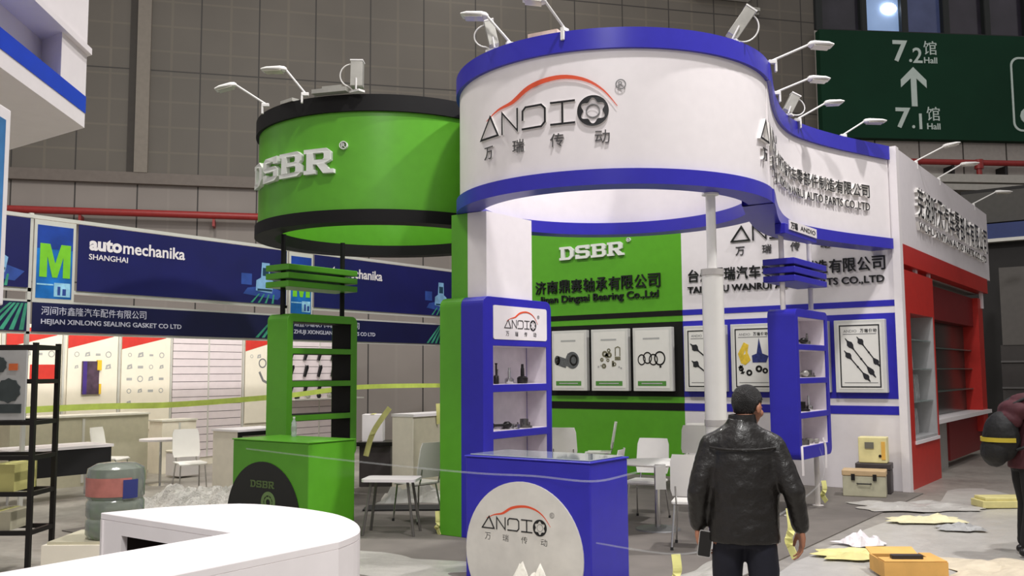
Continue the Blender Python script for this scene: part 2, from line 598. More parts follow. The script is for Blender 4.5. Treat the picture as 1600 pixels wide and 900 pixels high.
def panel_wall_material(name, base, seam, faint, px, ox, pz, oz, fz=0.655, fzo=0.1):
    m = bpy.data.materials.new(name)
    m.use_nodes = True
    nt = m.node_tree
    b = nt.nodes['Principled BSDF']
    b.inputs['Roughness'].default_value = 0.6
    tc = nt.nodes.new('ShaderNodeTexCoord')
    sp = nt.nodes.new('ShaderNodeSeparateXYZ')
    nt.links.new(tc.outputs['Object'], sp.inputs[0])

    def M(op, a, b_=None):
        n = nt.nodes.new('ShaderNodeMath'); n.operation = op
        for i, v in ((0, a), (1, b_)):
            if v is None: continue
            if hasattr(v, 'links'): nt.links.new(v, n.inputs[i])
            else: n.inputs[i].default_value = v
        return n.outputs[0]

    def line(axis, per, off, wid):
        x = M('ADD', sp.outputs[axis], 1000 * per - off)
        return M('LESS_THAN', M('FRACT', M('DIVIDE', x, per)), wid / per)
    dark = M('MAXIMUM', line(0, px, ox, 0.035), line(2, pz, oz, 0.035))
    pale = M('MAXIMUM', line(0, px, ox + px / 2, 0.06), line(2, fz, fzo, 0.05))
    n1 = nt.nodes.new('ShaderNodeTexNoise'); n1.inputs['Scale'].default_value = 0.35; n1.inputs['Detail'].default_value = 6
    nt.links.new(tc.outputs['Object'], n1.inputs['Vector'])
    n2 = nt.nodes.new('ShaderNodeTexWave'); n2.inputs['Scale'].default_value = 5.5; n2.inputs['Distortion'].default_value = 0.0
    nt.links.new(tc.outputs['Object'], n2.inputs['Vector'])
    cr = nt.nodes.new('ShaderNodeValToRGB')
    c = lin(base)
    cr.color_ramp.elements[0].position = 0.3; cr.color_ramp.elements[0].color = (*(v * 0.86 for v in c), 1)
    cr.color_ramp.elements[1].position = 0.7; cr.color_ramp.elements[1].color = (*(v * 1.12 for v in c), 1)
    nt.links.new(n1.outputs['Fac'], cr.inputs['Fac'])
    m1 = nt.nodes.new('ShaderNodeMix'); m1.data_type = 'RGBA'
    nt.links.new(M('MULTIPLY', pale, M('MULTIPLY', n1.outputs['Fac'], 0.75)), m1.inputs[0])
    nt.links.new(cr.outputs['Color'], m1.inputs[6]); m1.inputs[7].default_value = (*lin(faint), 1)
    m2 = nt.nodes.new('ShaderNodeMix'); m2.data_type = 'RGBA'
    nt.links.new(dark, m2.inputs[0])
    nt.links.new(m1.outputs[2], m2.inputs[6]); m2.inputs[7].default_value = (*lin(seam), 1)
    nt.links.new(m2.outputs[2], b.inputs['Base Color'])
    return m


fl = MB().box(-34, -6, -0.2, 24, 46, 0.0).build('floor', floor_material())
tag(fl, kind='structure')
CARPET = mat('grey_carpet', (112, 106, 100), 0.95, var=0.1, scale=3, bump=0.3, bscale=200)
cp = MB().box(-10.45, 5.7, 0.0, -3.2, 14.26, 0.012).build('carpet', CARPET)
tag(cp, 'grey carpet laid on the floor of the green and blue stand', 'carpet')

P0, A0 = (-16.0196, 19.1359, 0), R(50)
P1, A1 = (-8.7561, 27.7922, 0), R(42.5)
WALLM = panel_wall_material('hall_wall_panels', (97, 91, 83), (54, 50, 46), (118, 110, 96), 1.44, -9.32, 2.85, 9.42)
WALLR = panel_wall_material('hall_wall_right_panels', (120, 113, 104), (60, 56, 52), (130, 123, 112), 1.44, 0.2, 2.85, 9.3)
LOWM = panel_wall_material('hall_wall_low_panels', (140, 132, 126), (54, 50, 47), (150, 142, 134), 1.44, -9.32, 2.6, 4.0, 9, 0)
wl = MB().box(-19, 0, 6.78, 11.3, 0.4, 17).build('wall_left', WALLM, loc=P0, rotz=A0); tag(wl, kind='structure')
wl2 = MB().box(-19, 0.06, 0, 11.3, 0.4, 6.5).build('wall_left_lower', LOWM, loc=P0, rotz=A0); tag(wl2, kind='structure')
LEDGE = mat('wall_ledge', (112, 103, 96), 0.6)
tl = MB().box(-19, -0.10, 6.5, 11.3, 0.4, 6.78).build('trim_1', LEDGE, loc=P0, rotz=A0); tag(tl, kind='structure')
pil = MB().box(-7.94, -0.12, 6.78, -7.62, 0.0, 17).box(-7.97, -0.02, 6.78, -7.94, 0.0, 17).build('trim_2', mat('wall_pilaster', (128, 120, 110), 0.6), loc=P0, rotz=A0); tag(pil, kind='structure')
pil = MB().box(-8.12, -0.05, 6.78, -7.94, 0.0, 17).build('trim_3', mat('wall_dark_groove', (62, 57, 52), 0.7), loc=P0, rotz=A0); tag(pil, kind='structure')
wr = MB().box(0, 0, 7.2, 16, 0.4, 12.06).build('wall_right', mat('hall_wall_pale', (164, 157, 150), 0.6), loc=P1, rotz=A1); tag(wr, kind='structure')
wr2 = MB().box(0, 0.05, 0, 16, 0.4, 7.2).build('wall_right_lower', mat('hall_wall_dark', (58, 54, 52), 0.7), loc=P1, rotz=A1); tag(wr2, kind='structure')  # darkness of the hall put into the wall colour
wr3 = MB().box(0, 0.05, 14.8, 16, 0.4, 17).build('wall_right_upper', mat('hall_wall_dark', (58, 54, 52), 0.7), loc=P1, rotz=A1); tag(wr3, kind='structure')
sm = MB()
for k in range(9):
    sm.box(0.35 + k * 1.42, -0.01, 7.2, 0.385 + k * 1.42, 0.0, 8.8)
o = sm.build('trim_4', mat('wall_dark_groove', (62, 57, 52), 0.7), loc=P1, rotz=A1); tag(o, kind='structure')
# window band above the sign
DKFR = mat('dark_window_frame', (30, 34, 33), 0.5)
wf = [0.0, 0.25, 1.50, 1.68, 2.80, 3.01, 4.16, 4.37, 5.53, 5.72, 6.88, 7.1, 8.3, 8.5]
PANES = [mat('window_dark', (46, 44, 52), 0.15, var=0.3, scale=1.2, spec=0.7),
         mat('window_reflection', (150, 170, 200), 0.15, var=0.15, scale=1.0, emit=(120, 150, 195), estr=0.55),  # pane glows to stand in for a hall lamp mirrored in it
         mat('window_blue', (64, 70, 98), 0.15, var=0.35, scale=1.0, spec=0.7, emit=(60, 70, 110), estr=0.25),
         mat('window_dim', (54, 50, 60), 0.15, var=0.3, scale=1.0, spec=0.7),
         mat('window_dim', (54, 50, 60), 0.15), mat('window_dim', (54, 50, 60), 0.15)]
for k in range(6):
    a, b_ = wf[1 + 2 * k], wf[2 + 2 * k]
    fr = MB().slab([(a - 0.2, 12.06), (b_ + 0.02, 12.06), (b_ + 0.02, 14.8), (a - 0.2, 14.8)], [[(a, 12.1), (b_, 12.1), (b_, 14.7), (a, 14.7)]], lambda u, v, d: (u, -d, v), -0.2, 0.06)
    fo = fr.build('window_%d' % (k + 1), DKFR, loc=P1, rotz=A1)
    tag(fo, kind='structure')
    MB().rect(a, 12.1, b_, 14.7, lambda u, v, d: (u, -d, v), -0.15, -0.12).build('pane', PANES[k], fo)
    if k == 1:
        MB().ball((2.48, 0.05, 12.87), (0.24, 0.05, 0.17)).build('lamp_reflection', mat('reflected_lamp_glow', (255, 255, 255), 0.5, var=0, emit=(255, 255, 255), estr=6.0), fo, smooth=True)  # glowing blob painted in as the reflection of a hall lamp

# pipes on the hall wall
PIPE = mat('red_fire_pipe', (150, 44, 42), 0.4, var=0.1)
pp = MB().tube([(-18, -0.3, 5.72), (11.0, -0.3, 5.72)], 0.09, 12)
for s_ in (-12.3, -9.1, -6.0, -2.9, 0.2, 3.3, 6.4, 9.5):
    pp.box(s_ - 0.03, -0.32, 5.45, s_ + 0.03, 0.06, 5.63)
o = pp.build('fire_pipe', PIPE, loc=P0, rotz=A0, smooth=True)
tag(o, 'long red fire pipe running along the grey hall wall behind the row booths', 'pipe')
pr = thing('fire_pipe', 'red fire pipe with a tee, on the wall under the green hall sign', 'pipe', P1, A1)
MB().tube([(0.2, -0.45, 7.95), (14, -0.45, 7.95)], 0.09, 12).build('main_pipe', PIPE, pr, smooth=True)
MB().tube([(4.83, -0.45, 7.95), (4.83, -0.45, 6.2)], 0.08, 12).lathe([(0.0, -0.14), (0.13, -0.14), (0.13, 0.14), (0.0, 0.14)], (4.83, -0.45, 7.9), 12).build('branch_pipe', PIPE, pr, smooth=True)
for s_ in (2.0, 4.0, 5.7, 8):
    MB().box(s_ - 0.04, -0.46, 7.55, s_ + 0.04, 0.0, 7.86).build('hanger', DKSTEEL, pr)
du = MB().box(0.2, -0.8, 7.28, 14, 0.0, 7.52).box(0.2, -1.1, 6.98, 14, -0.3, 7.16)
o = du.build('cable_duct', mat('pale_duct', (176, 172, 164), 0.5), loc=P1, rotz=A1)
tag(o, 'pale horizontal cable duct below the red pipe at far right wall', 'duct')

# green direction sign
SGREEN = mat('sign_green', (17, 54, 36), 0.7, var=0.12, scale=0.6, spec=0.2)
SINK = mat('sign_lettering', (196, 210, 202), 0.5, var=0.03)
sg = thing('hall_sign', 'large dark green direction sign to halls 7.2 and 7.1 on hall wall', 'sign', P1, A1)
sb = MB().box(0.02, -0.3, 8.68, 9.2, -0.02, 11.98).build('sign_board', SGREEN, sg)
mp = lambda u, v, d: (u, -0.3 - d, v)
b = MB()
for (z0, z1, zz) in ((11.05, 11.72, '2'), (9.0, 9.63, '1')):
    b.text('7', 2.33, z0, 2.80, z1, mp, 0, 0.02, bold=0.02)
    b.text('.', 2.84, z0, 2.93, z0 + 0.1, mp, 0, 0.02)
    b.text(zz, 2.97, z0 - 0.02, 3.26, z0 + 0.46, mp, 0, 0.02, bold=0.012, keep=True)
    b.text('馆', 3.32, z0 + 0.25, 3.74, z0 + 0.68, mp, 0, 0.02)
    b.text('Hall', 3.32, z0 - 0.02, 3.74, z0 + 0.17, mp, 0, 0.02, bold=0.01)
b.build('sign_lettering', SINK, sb)
MB().slab([(2.86, 9.68), (3.04, 9.68), (3.04, 10.55), (3.36, 10.26), (3.36, 10.5), (2.95, 10.9), (2.54, 10.5), (2.54, 10.26), (2.86, 10.55)], [], mp, 0, 0.02).build('up_arrow', SINK, sb)
o_ = rrect(6.12, 8.98, 8.6, 11.32, 0.28); h_ = rrect(6.18, 9.04, 8.54, 11.26, 0.24)
b = MB().slab(o_, [h_], mp, 0, 0.02)
b.text('C', 6.36, 9.2, 6.9, 9.75, mp, 0, 0.02, bold=0.03)
b.build('framed_symbol', SINK, sb)
# small things high on the wall
o = MB().box(7.2, -0.3, 12.72, 9.1, -0.02, 13.1).build('wall_light', LAMPW, loc=P0, rotz=A0, bevel=0.03)
tag(o, 'long white light fitting high on the hall wall above white ring', 'wall light')
o = MB().box(9.12, -0.25, 12.28, 9.32, -0.02, 12.5).box(9.18, -0.4, 12.33, 9.28, -0.25, 12.43).build('wall_camera', LAMPG, loc=P0, rotz=A0)
tag(o, 'small grey camera box high on the hall wall', 'camera')

# far end of the hall on the right, its dimness put into the colours
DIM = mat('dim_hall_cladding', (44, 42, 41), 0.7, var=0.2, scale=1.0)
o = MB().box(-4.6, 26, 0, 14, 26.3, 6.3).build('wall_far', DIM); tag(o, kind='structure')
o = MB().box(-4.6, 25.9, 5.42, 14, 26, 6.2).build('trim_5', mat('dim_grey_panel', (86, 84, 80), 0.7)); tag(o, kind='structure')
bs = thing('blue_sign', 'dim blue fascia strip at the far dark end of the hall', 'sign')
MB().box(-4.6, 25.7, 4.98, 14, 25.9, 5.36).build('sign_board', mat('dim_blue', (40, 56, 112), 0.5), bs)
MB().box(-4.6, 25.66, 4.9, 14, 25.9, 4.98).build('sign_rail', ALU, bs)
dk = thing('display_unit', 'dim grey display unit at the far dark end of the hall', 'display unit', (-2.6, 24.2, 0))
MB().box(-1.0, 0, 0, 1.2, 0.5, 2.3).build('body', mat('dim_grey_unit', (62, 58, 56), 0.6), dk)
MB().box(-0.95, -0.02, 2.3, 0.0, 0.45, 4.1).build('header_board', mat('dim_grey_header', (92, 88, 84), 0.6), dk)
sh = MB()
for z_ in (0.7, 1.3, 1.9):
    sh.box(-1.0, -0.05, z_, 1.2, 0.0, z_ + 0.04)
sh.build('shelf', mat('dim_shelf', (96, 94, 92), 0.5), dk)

# ------------------------------------------------------------------ ring canopies
def ring(cx, cy, rad, parent, panel, trim, wall=0.12):
    c = (cx, cy, 0)
    n = 96
    pnl = MB().lathe([(rad - 0.04 - wall, 3.62), (rad - 0.04, 3.62), (rad - 0.04, 4.88), (rad - 0.04 - wall, 4.88)], c, n, closed=True).build('curved_panel', panel, parent, smooth=True)
    MB().lathe([(rad - 0.2, 4.83), (rad, 4.83), (rad, 5.03), (rad - 0.2, 5.03)], c, n, closed=True).build('top_trim', trim, parent, smooth=True)
    MB().lathe([(rad - 0.26, 3.51), (rad, 3.51), (rad, 3.66), (rad - 0.26, 3.66)], c, n, closed=True).build('bottom_trim', trim, parent, smooth=True)
    return pnl


WC, WR = (-5.2, 9.1), 1.76
GC, GR = (-8.69, 9.1), 1.72
wr_ = thing('ring_canopy', 'white ring fascia with blue rims and a curved wing, car logo on front', 'fascia ring', (0, 0, 0))
wpan = ring(WC[0], WC[1], WR, wr_, WHITE, BLUE)
wing = [(WC[0] + WR * math.cos(R(a)), WC[1] + WR * math.sin(R(a))) for a in range(-14, 13, 2)]
wing += smooth_path([(-3.475, 9.50), (-3.57, 9.80), (-3.72, 10.25), (-3.87, 10.75), (-4.0, 11.3), (-4.06, 11.9), (-3.98, 12.5), (-3.81, 13.15), (-3.62, 13.7), (-3.44, 14.2)], 5)
i0 = 14
wp = wing[i0 - 1:]
wgp = MB().sweep(wp, [(-0.16, 3.62), (-0.04, 3.62), (-0.04, 4.88), (-0.16, 4.88)]).build('wing_panel', WHITE, wr_, smooth=True)
MB().sweep(wp, [(-0.2, 4.828), (0.001, 4.828), (0.001, 5.027), (-0.2, 5.027)]).build('wing_top_trim', BLUE, wr_, smooth=True)
MB().sweep(wp, [(-0.34, 3.506), (0.001, 3.506), (0.001, 3.658), (-0.34, 3.658)]).build('wing_bottom_trim', BLUE, wr_, smooth=True)
jp = [(WC[0] + (WR - 0.03) * math.cos(R(a)), WC[1] + (WR - 0.03) * math.sin(R(a))) for a in range(52, 6, -4)]
jp += [(-3.58, 9.60), (-3.75, 10.15), (-3.92, 10.7), (-4.10, 11.05)]
MB().slab(jp, [], lambda u, v, d: (u, v, d), 3.515, 3.60).build('junction_plate', BLUE, wr_)
LETW = mat('white_letter_side', (226, 224, 220), 0.4, var=0.0)
rm = on_ring(WC[0], WC[1], WR - 0.04)
car_logo(rm, R(-110.4) * (WR - 0.04), 4.13, 1.0, wpan, 0.0, 0.022, body=LETW)
pm, acc = on_path(wing, -0.04)
car_logo(pm, 0.43, 4.13, 1.0, wgp, 0.0, 0.035, arc=False, body=LETW)
L_end = acc[-1] - 0.50
cn = '台州万瑞汽车零部件制造有限公司'
st = 0.205
for da, db, m in ((0, 0.035, LETW), (0.035, 0.038, INK)):
    b = MB()
    for k, ch in enumerate(cn):
        u = L_end - (len(cn) - k) * st
        b.text(ch, u + 0.012, 4.20, u + st - 0.012, 4.385, pm, da, db, bold=0.006)
    b.text('TAIZHOU WANRUI AUTO PARTS CO.,LTD', L_end - 2.95, 4.0, L_end - 0.02, 4.13, pm, da, db, bold=0.006)
    b.build('company_lettering', m, wgp)

gr_ = thing('ring_canopy', 'green ring fascia with black rims and pale slab lettering', 'fascia ring', (0, 0, 0))
gpan = ring(GC[0], GC[1], GR, gr_, GREEN, BLACK)
gm = on_ring(GC[0], GC[1], GR - 0.04)
block_letters(gm, R(-122) * (GR - 0.04), 4.10, R(55) * (GR - 0.04), 0.30, gpan, SILVER, 0.0, 0.06)

# thick white column under the ring
pc = thing('column', 'tall white round column carrying the right side of the white ring', 'column', (-3.79, 8.58, 0))
MB().lathe([(0.0, 0.014), (0.105, 0.014), (0.105, 2.72), (0.0, 2.72)], n=28).build('sleeve', mat('white_column_sleeve', (222, 220, 214), 0.3, var=0.02), pc, smooth=True)
MB().lathe([(0.0, 2.69), (0.112, 2.69), (0.112, 2.75), (0.0, 2.75)], n=28).lathe([(0.0, 1.22), (0.112, 1.22), (0.112, 1.28), (0.0, 1.28)], n=28).build('collar', mat('pale_grey_collar', (176, 172, 168), 0.3), pc, smooth=True)
MB().lathe([(0.0, 2.72), (0.048, 2.72), (0.048, 3.50), (0.0, 3.50)], n=20).build('pole', LAMPW, pc, smooth=True)
MB().lathe([(0.0, 3.49), (0.085, 3.49), (0.085, 3.508), (0.0, 3.508)], n=20).build('top_plate', LAMPW, pc, smooth=True)


# ------------------------------------------------------------------ showcase towers on posts
TW = (0.83, 2.40)


def tower_windows(y0, y1, z_rows):
    return [[(y0, a), (y1, a), (y1, b_), (y0, b_)] for a, b_ in z_rows]


ROWS = [(0.83, 1.17), (1.24, 1.59), (1.66, 2.00), (2.07, 2.40)]


def post_tower(name, label, x0, x1, y0, y1, body, post, slat, inside, open_back, shelf_m):
    """cabinet with four openings facing +X, hung on two posts that rise through three slats to the ring"""
    cx = (x0 + x1) / 2
    t = thing(name, label, 'display tower', (cx, (y0 + y1) / 2, 0))
    T = Vector((cx, (y0 + y1) / 2, 0))
    mpx = lambda u, v, d: (d - T.x, u - T.y, v)
    wy0, wy1 = y0 + 0.09, y1 - 0.10
    prof = rrect(y0, 0.68, y1, 2.50, 0.09)
    MB().slab(prof, tower_windows(wy0, wy1, ROWS), mpx, x0, x1).build('tower_body', body, t, bevel=0.006, seg=1)
    e = 0.004
    ln = MB()
    for a, b_ in ROWS:
        ln.box(x0 - T.x + 0.01, wy1 - e - T.y, a, x1 - T.x - 0.02, wy1 - T.y, b_)
        ln.box(x0 - T.x + 0.01, wy0 - T.y, a, x1 - T.x - 0.02, wy0 + e - T.y, b_)
        ln.box(x0 - T.x + 0.01, wy0 + e - T.y, a, x1 - T.x - 0.02, wy1 - e - T.y, a + e)
        ln.box(x0 - T.x + 0.01, wy0 + e - T.y, b_ - e, x1 - T.x - 0.02, wy1 - e - T.y, b_)
    ln.build('opening_lining', inside, t)
    if not open_back:
        bk = MB().box(x0 - T.x + 0.012, wy0 - T.y, 0.8, x0 - T.x + 0.02, wy1 - T.y, 2.42)
        bk.build('back_panel', inside, t)
    for py_ in (y0 + 0.08, y1 - 0.10):
        MB().tube([(0, py_ - T.y, 2.47), (0, py_ - T.y, 3.505)], 0.032, 14).build('post', post, t, smooth=True)
        MB().tube([(0, py_ - T.y, 0.014), (0, py_ - T.y, 0.70)], 0.032, 14).lathe([(0, 0.013), (0.07, 0.013), (0.07, 0.022), (0, 0.022)], (0, py_ - T.y, 0), 16).build('leg', post, t, smooth=True)
    for k in range(3):
        z_ = 2.83 + k * 0.105
        s_ = MB().box(x0 - 0.03 - T.x, y0 - 0.02 - T.y, z_, x1 + 0.02 - T.x, y1 - 0.02 - T.y, z_ + 0.075)
        s_.build('slat', slat, t, bevel=0.006, seg=1)
    return t


tb = post_tower('post_tower', 'blue open-fronted showcase on white posts below the white wing', -4.20, -3.85, 11.10, 12.32, BLUE, mat('white_post', (224, 218, 212), 0.3), BLUE,
                mat('white_lining', (222, 214, 220), 0.5), False, None)
tg = post_tower('post_tower', 'green open-fronted showcase on black posts below the green ring', -9.38, -9.00, 7.68, 8.87, GREEN, BLACK, GREEN, BLACK, True, None)
# name plate block under the wing, carried by the blue tower posts
npb = thing('name_plate', 'small white name plate on blue block under the white wing', 'name plate', (-3.92, 11.45, 3.42))
MB().box(-0.05, -0.62, -0.04, 0.08, 0.52, 0.085).build('block', BLUE, npb, bevel=0.006, seg=1)
npp = MB().box(0.08, -0.50, 0.02, 0.092, 0.50, 0.135).build('plate', WHITE, npb)
b = MB(); q = lambda u, v, d: (0.092 + d, u, v)
b.text('万瑞', -0.46, 0.035, -0.22, 0.12, q, 0, 0.004, bold=0.02)
b.text('ANDIO', -0.12, 0.05, 0.44, 0.105, q, 0, 0.004)
b.build('plate_lettering', INK, npp)

# ------------------------------------------------------------------ two-tone tower between the rings
T0 = Vector((-6.39, 8.5, 0))
mt = thing('showcase_tower', 'tall tower, green half and blue half, between the two rings', 'display tower', T0)
mid = lambda u, v, d: (d - T0.x, u - T0.y, v)
yA, yB = 7.85, 9.16
MR = [(2.11, 2.48), (1.62, 2.04), (1.12, 1.54), (0.62, 1.04), (0.14, 0.54)]
outl = rrect(yA, 0.013, yB, 2.57, 0.10, corners=(0, 0, 1, 1))
MB().slab(outl, [[(8.03, a), (9.06, a), (9.06, c_), (8.03, c_)] for a, c_ in MR], mid, -6.39, -6.09).build('blue_cabinet', BLUE, mt, bevel=0.006, seg=1)
MB().slab(outl, [[(8.03, a), (9.06, a), (9.06, c_), (8.03, c_)] for a, c_ in MR[1:]], mid, -6.69, -6.39).build('green_cabinet', GREEN, mt, bevel=0.006, seg=1)
LIN = mat('white_lining', (222, 214, 220), 0.5)
ln = MB(); e = 0.004
for a, c_ in MR[1:]:
    ln.box(-6.37 - T0.x, 8.03 - T0.y, a, -6.10 - T0.x, 8.03 + e - T0.y, c_)
    ln.box(-6.37 - T0.x, 9.06 - e - T0.y, a, -6.10 - T0.x, 9.06 - T0.y, c_)
    ln.box(-6.37 - T0.x, 8.03 + e - T0.y, a, -6.10 - T0.x, 9.06 - e - T0.y, a + e)
    ln.box(-6.37 - T0.x, 8.03 + e - T0.y, c_ - e, -6.10 - T0.x, 9.06 - e - T0.y, c_)
ln.build('opening_lining', LIN, mt)
MB().box(-6.40 - T0.x, 8.03 - T0.y, 0.14, -6.38 - T0.x, 9.06 - T0.y, 2.10).build('back_panel', LIN, mt)
pq = lambda u, v, d: (-6.085 + d - T0.x, u - T0.y, v)
lgp = MB().slab(rrect(8.03, 2.11, 9.06, 2.48, 0.03), [], pq, -0.02, 0.0).build('logo_panel', WHITE, mt)
car_logo(pq, 8.23, 2.24, 0.41, lgp, 0.0, 0.004)
# upper half: white and green box column up to the rings
MB().box(-6.39 - T0.x, 7.97 - T0.y, 2.57, -6.13 - T0.x, 8.83 - T0.y, 3.505).build('white_upper_box', WHITE, mt)
MB().box(-6.62 - T0.x, 7.97 - T0.y, 2.57, -6.39 - T0.x, 8.83 - T0.y, 3.505).build('green_upper_box', GREEN, mt)

# ------------------------------------------------------------------ info counters
GLASST = mat('glass_counter_top', (150, 158, 162), 0.06, var=0.05, spec=0.9, coat=0.5)


def counter(name, label, x0, x1, y0, y1, z1, m, disc, dc, dr):
    t = thing(name, label, 'counter', ((x0 + x1) / 2, (y0 + y1) / 2, 0))
    ox, oy = (x0 + x1) / 2, (y0 + y1) / 2
    MB().box(x0 - ox, y0 - oy, 0.013, x1 - ox, y1 - oy, z1 - 0.02).build('counter_body', m, t, bevel=0.012)
    MB().box(x0 - 0.01 - ox, y0 - 0.01 - oy, z1 - 0.02, x1 + 0.01 - ox, y1 + 0.01 - oy, z1 - 0.006).build('counter_top', m, t, bevel=0.004, seg=1)
    pts = []
    for k in range(61):
        a = R(-90 + 6 * k)
        u, v = dc[0] + dr * math.cos(a), dc[1] + dr * math.sin(a)
        pts.append((u - ox, max(v, 0.03)))
    out = []
    for p in pts:
        if not out or (Vector(p) - Vector(out[-1])).length > 1e-4:
            out.append(p)
    if (Vector(out[0]) - Vector(out[-1])).length < 1e-4: out.pop()
    q = lambda u, v, d: (u, y0 - oy - d, v)
    rp_ = MB().slab(out, [], q, 0.0, 0.012).build('round_plate', disc, t)
    return rp_, q, ox


bcn, bq, box_ = counter('reception_counter', 'blue reception counter with round white logo plate', -5.12, -3.87, 6.35, 6.95, 1.05, BLUE, mat('white_plate', (214, 210, 202), 0.5), (-4.52, 0.27), 0.585)
car_logo(lambda u, v, d: bq(u, v, d), -4.93 - box_, 0.455, 0.44, bcn, 0.012, 0.017)
gtop = MB().box(-0.60, -0.27, 0, 0.60, 0.27, 0.01).build('glass_sheet', GLASST, loc=(-4.495, 6.65, 1.0455), bevel=0.003, seg=1)
tag(gtop, 'clear glass sheet lying on top of the blue reception counter', 'glass sheet')
gcn, gq, gox = counter('reception_counter', 'green reception counter with round black logo plate', -8.80, -7.55, 6.75, 7.42, 1.04, GREEN, mat('black_plate', (26, 28, 26), 0.45), (-8.27, 0.20), 0.60)
DG = mat('dull_green_letter', (86, 108, 60), 0.5)
block_letters(gq, -8.47 - gox, 0.52, 0.40, 0.075, gcn, DG, 0.012, 0.016, reg=False, name='plate_lettering')
b = MB()
b.annulus((-8.17 - gox, 0.37), 0.075, 0.115, gq, 0.012, 0.016)
b.annulus((-8.17 - gox, 0.37), 0.035, 0.060, gq, 0.012, 0.016)
for k in range(9):
    a = 2 * math.pi * k / 9
    b.disc((-8.17 - gox + 0.0675 * math.cos(a), 0.37 + 0.0675 * math.sin(a)), 0.006, gq, 0.012, 0.016, 8)
b.ribbon([(-8.19 - gox, 0.25), (-8.10 - gox, 0.22), (-8.0 - gox, 0.20)], 0.06, gq, 0.012, 0.016)
b.build('bearing_print', mat('pale_green_print', (112, 140, 84), 0.5), gcn)

# ------------------------------------------------------------------ back wall of the stand
bw = thing('partition_wall', 'long back wall of the stand, green half and white half with striped bands', 'partition', (0, 0, 0))
gpn = MB().box(-10.36, 14.27, 0.013, -6.85, 14.37, 4.9).build('green_panel', GREEN, bw)
wpn = MB().box(-6.85, 14.27, 0.013, -3.47, 14.37, 4.9).build('white_panel', WHITEP, bw)
MB().box(-3.47, 14.24, 0.0, -3.36, 14.40, 5.03).build('end_post', WHITE, bw)
for x0, x1, m in ((-10.36, -6.85, BLACK), (-6.85, -3.47, BLUE)):
    b = MB().box(x0, 14.262, 2.68, x1, 14.27, 2.77).box(x0, 14.262, 1.33, x1, 14.27, 2.58).box(x0, 14.262, 1.10, x1, 14.27, 1.225)
    b.build('striped_band', m, bw)
wm = on_y(14.27)
block_letters(wm, -9.26, 3.78, 1.34, 0.24, gpn, SILVER, 0.0, 0.05)
b = MB()
cn = '济南鼎赛轴承有限公司'
for k, ch in enumerate(cn):
    u = -9.83 + k * 0.26
    b.text(ch, u + 0.015, 3.18, u + 0.245, 3.42, wm, 0, 0.03, bold=0.008)
b.text('Jinan Dingsai Bearing Co.,Ltd', -9.72, 2.97, -7.28, 3.14, wm, 0, 0.03, bold=0.012)
b.build('company_lettering', INK, gpn)
b = MB()
cn = '台州万瑞汽车零部件制造有限公司'
for k, ch in enumerate(cn):
    u = -6.74 + k * 0.2115
    b.text(ch, u + 0.012, 3.22, u + 0.20, 3.43, wm, 0, 0.025, bold=0.008)
b.text('TAIZHOU WANRUI AUTO PARTS CO.,LTD', -6.74, 3.02, -3.60, 3.145, wm, 0, 0.03, bold=0.012)
b.build('company_lettering', INK, wpn)
car_logo(wm, -5.95, 3.84, 1.06, wpn, 0.0, 0.03, arc=False)

DKGREENBAR = mat('green_caption_bar', (80, 138, 60), 0.5)


def poster(x0, art, label, kind):
    w_, z0, z1 = 0.73, 1.42, 2.49
    t = thing('poster_panel', label, 'poster', (x0 + w_ / 2, 14.262, z0), group='framed product posters on the stand back wall')
    q = lambda u, v, d: (u - w_ / 2, -0.11 - d, v - z0)
    MB().box(-w_ / 2, -0.11, 0, w_ / 2, 0, z1 - z0).build('light_box', FRAMEW, t, bevel=0.006, seg=1)
    ps = MB().rect(0.05, z0 + 0.05, w_ - 0.05, z1 - 0.05, q, 0.0, 0.004).build('printed_sheet', PAPER, t)
    if kind == 'green':
        MB().rect(0.09, z0 + 0.09, w_ - 0.11, z0 + 0.17, q, 0.004, 0.007).build('caption_bar', DKGREENBAR, ps)
        b = MB().rect(0.16, z0 + 0.12, w_ - 0.18, z0 + 0.14, q, 0.007, 0.008)
        b.rect(0.2, z1 - 0.2, w_ - 0.22, z1 - 0.17, q, 0.004, 0.006)
        b.build('caption_line', SOFTG, ps)
    else:
        b = MB().slab([(0.075, z0 + 0.075), (w_ - 0.075, z0 + 0.075), (w_ - 0.075, z1 - 0.075), (0.075, z1 - 0.075)],
                      [[(0.092, z0 + 0.092), (w_ - 0.092, z0 + 0.092), (w_ - 0.092, z1 - 0.092), (0.092, z1 - 0.092)]], q, 0.004, 0.008)
        for k, ch in enumerate('万瑞传动'):
            b.text(ch, 0.38 + k * 0.062, z1 - 0.19, 0.43 + k * 0.062, z1 - 0.135, q, 0.004, 0.007, bold=0.02)
        b.build('black_border', INK, ps)
        b = MB().rect(0.13, z1 - 0.215, w_ - 0.12, z1 - 0.205, q, 0.004, 0.006).rect(0.13, z0 + 0.14, w_ - 0.12, z0 + 0.15, q, 0.004, 0.006)
        b.text('ANDIO', 0.14, z1 - 0.185, 0.33, z1 - 0.145, q, 0.004, 0.006)
        b.build('caption_line', GREYT, ps)
    art(q, z0, w_, ps)
    return t


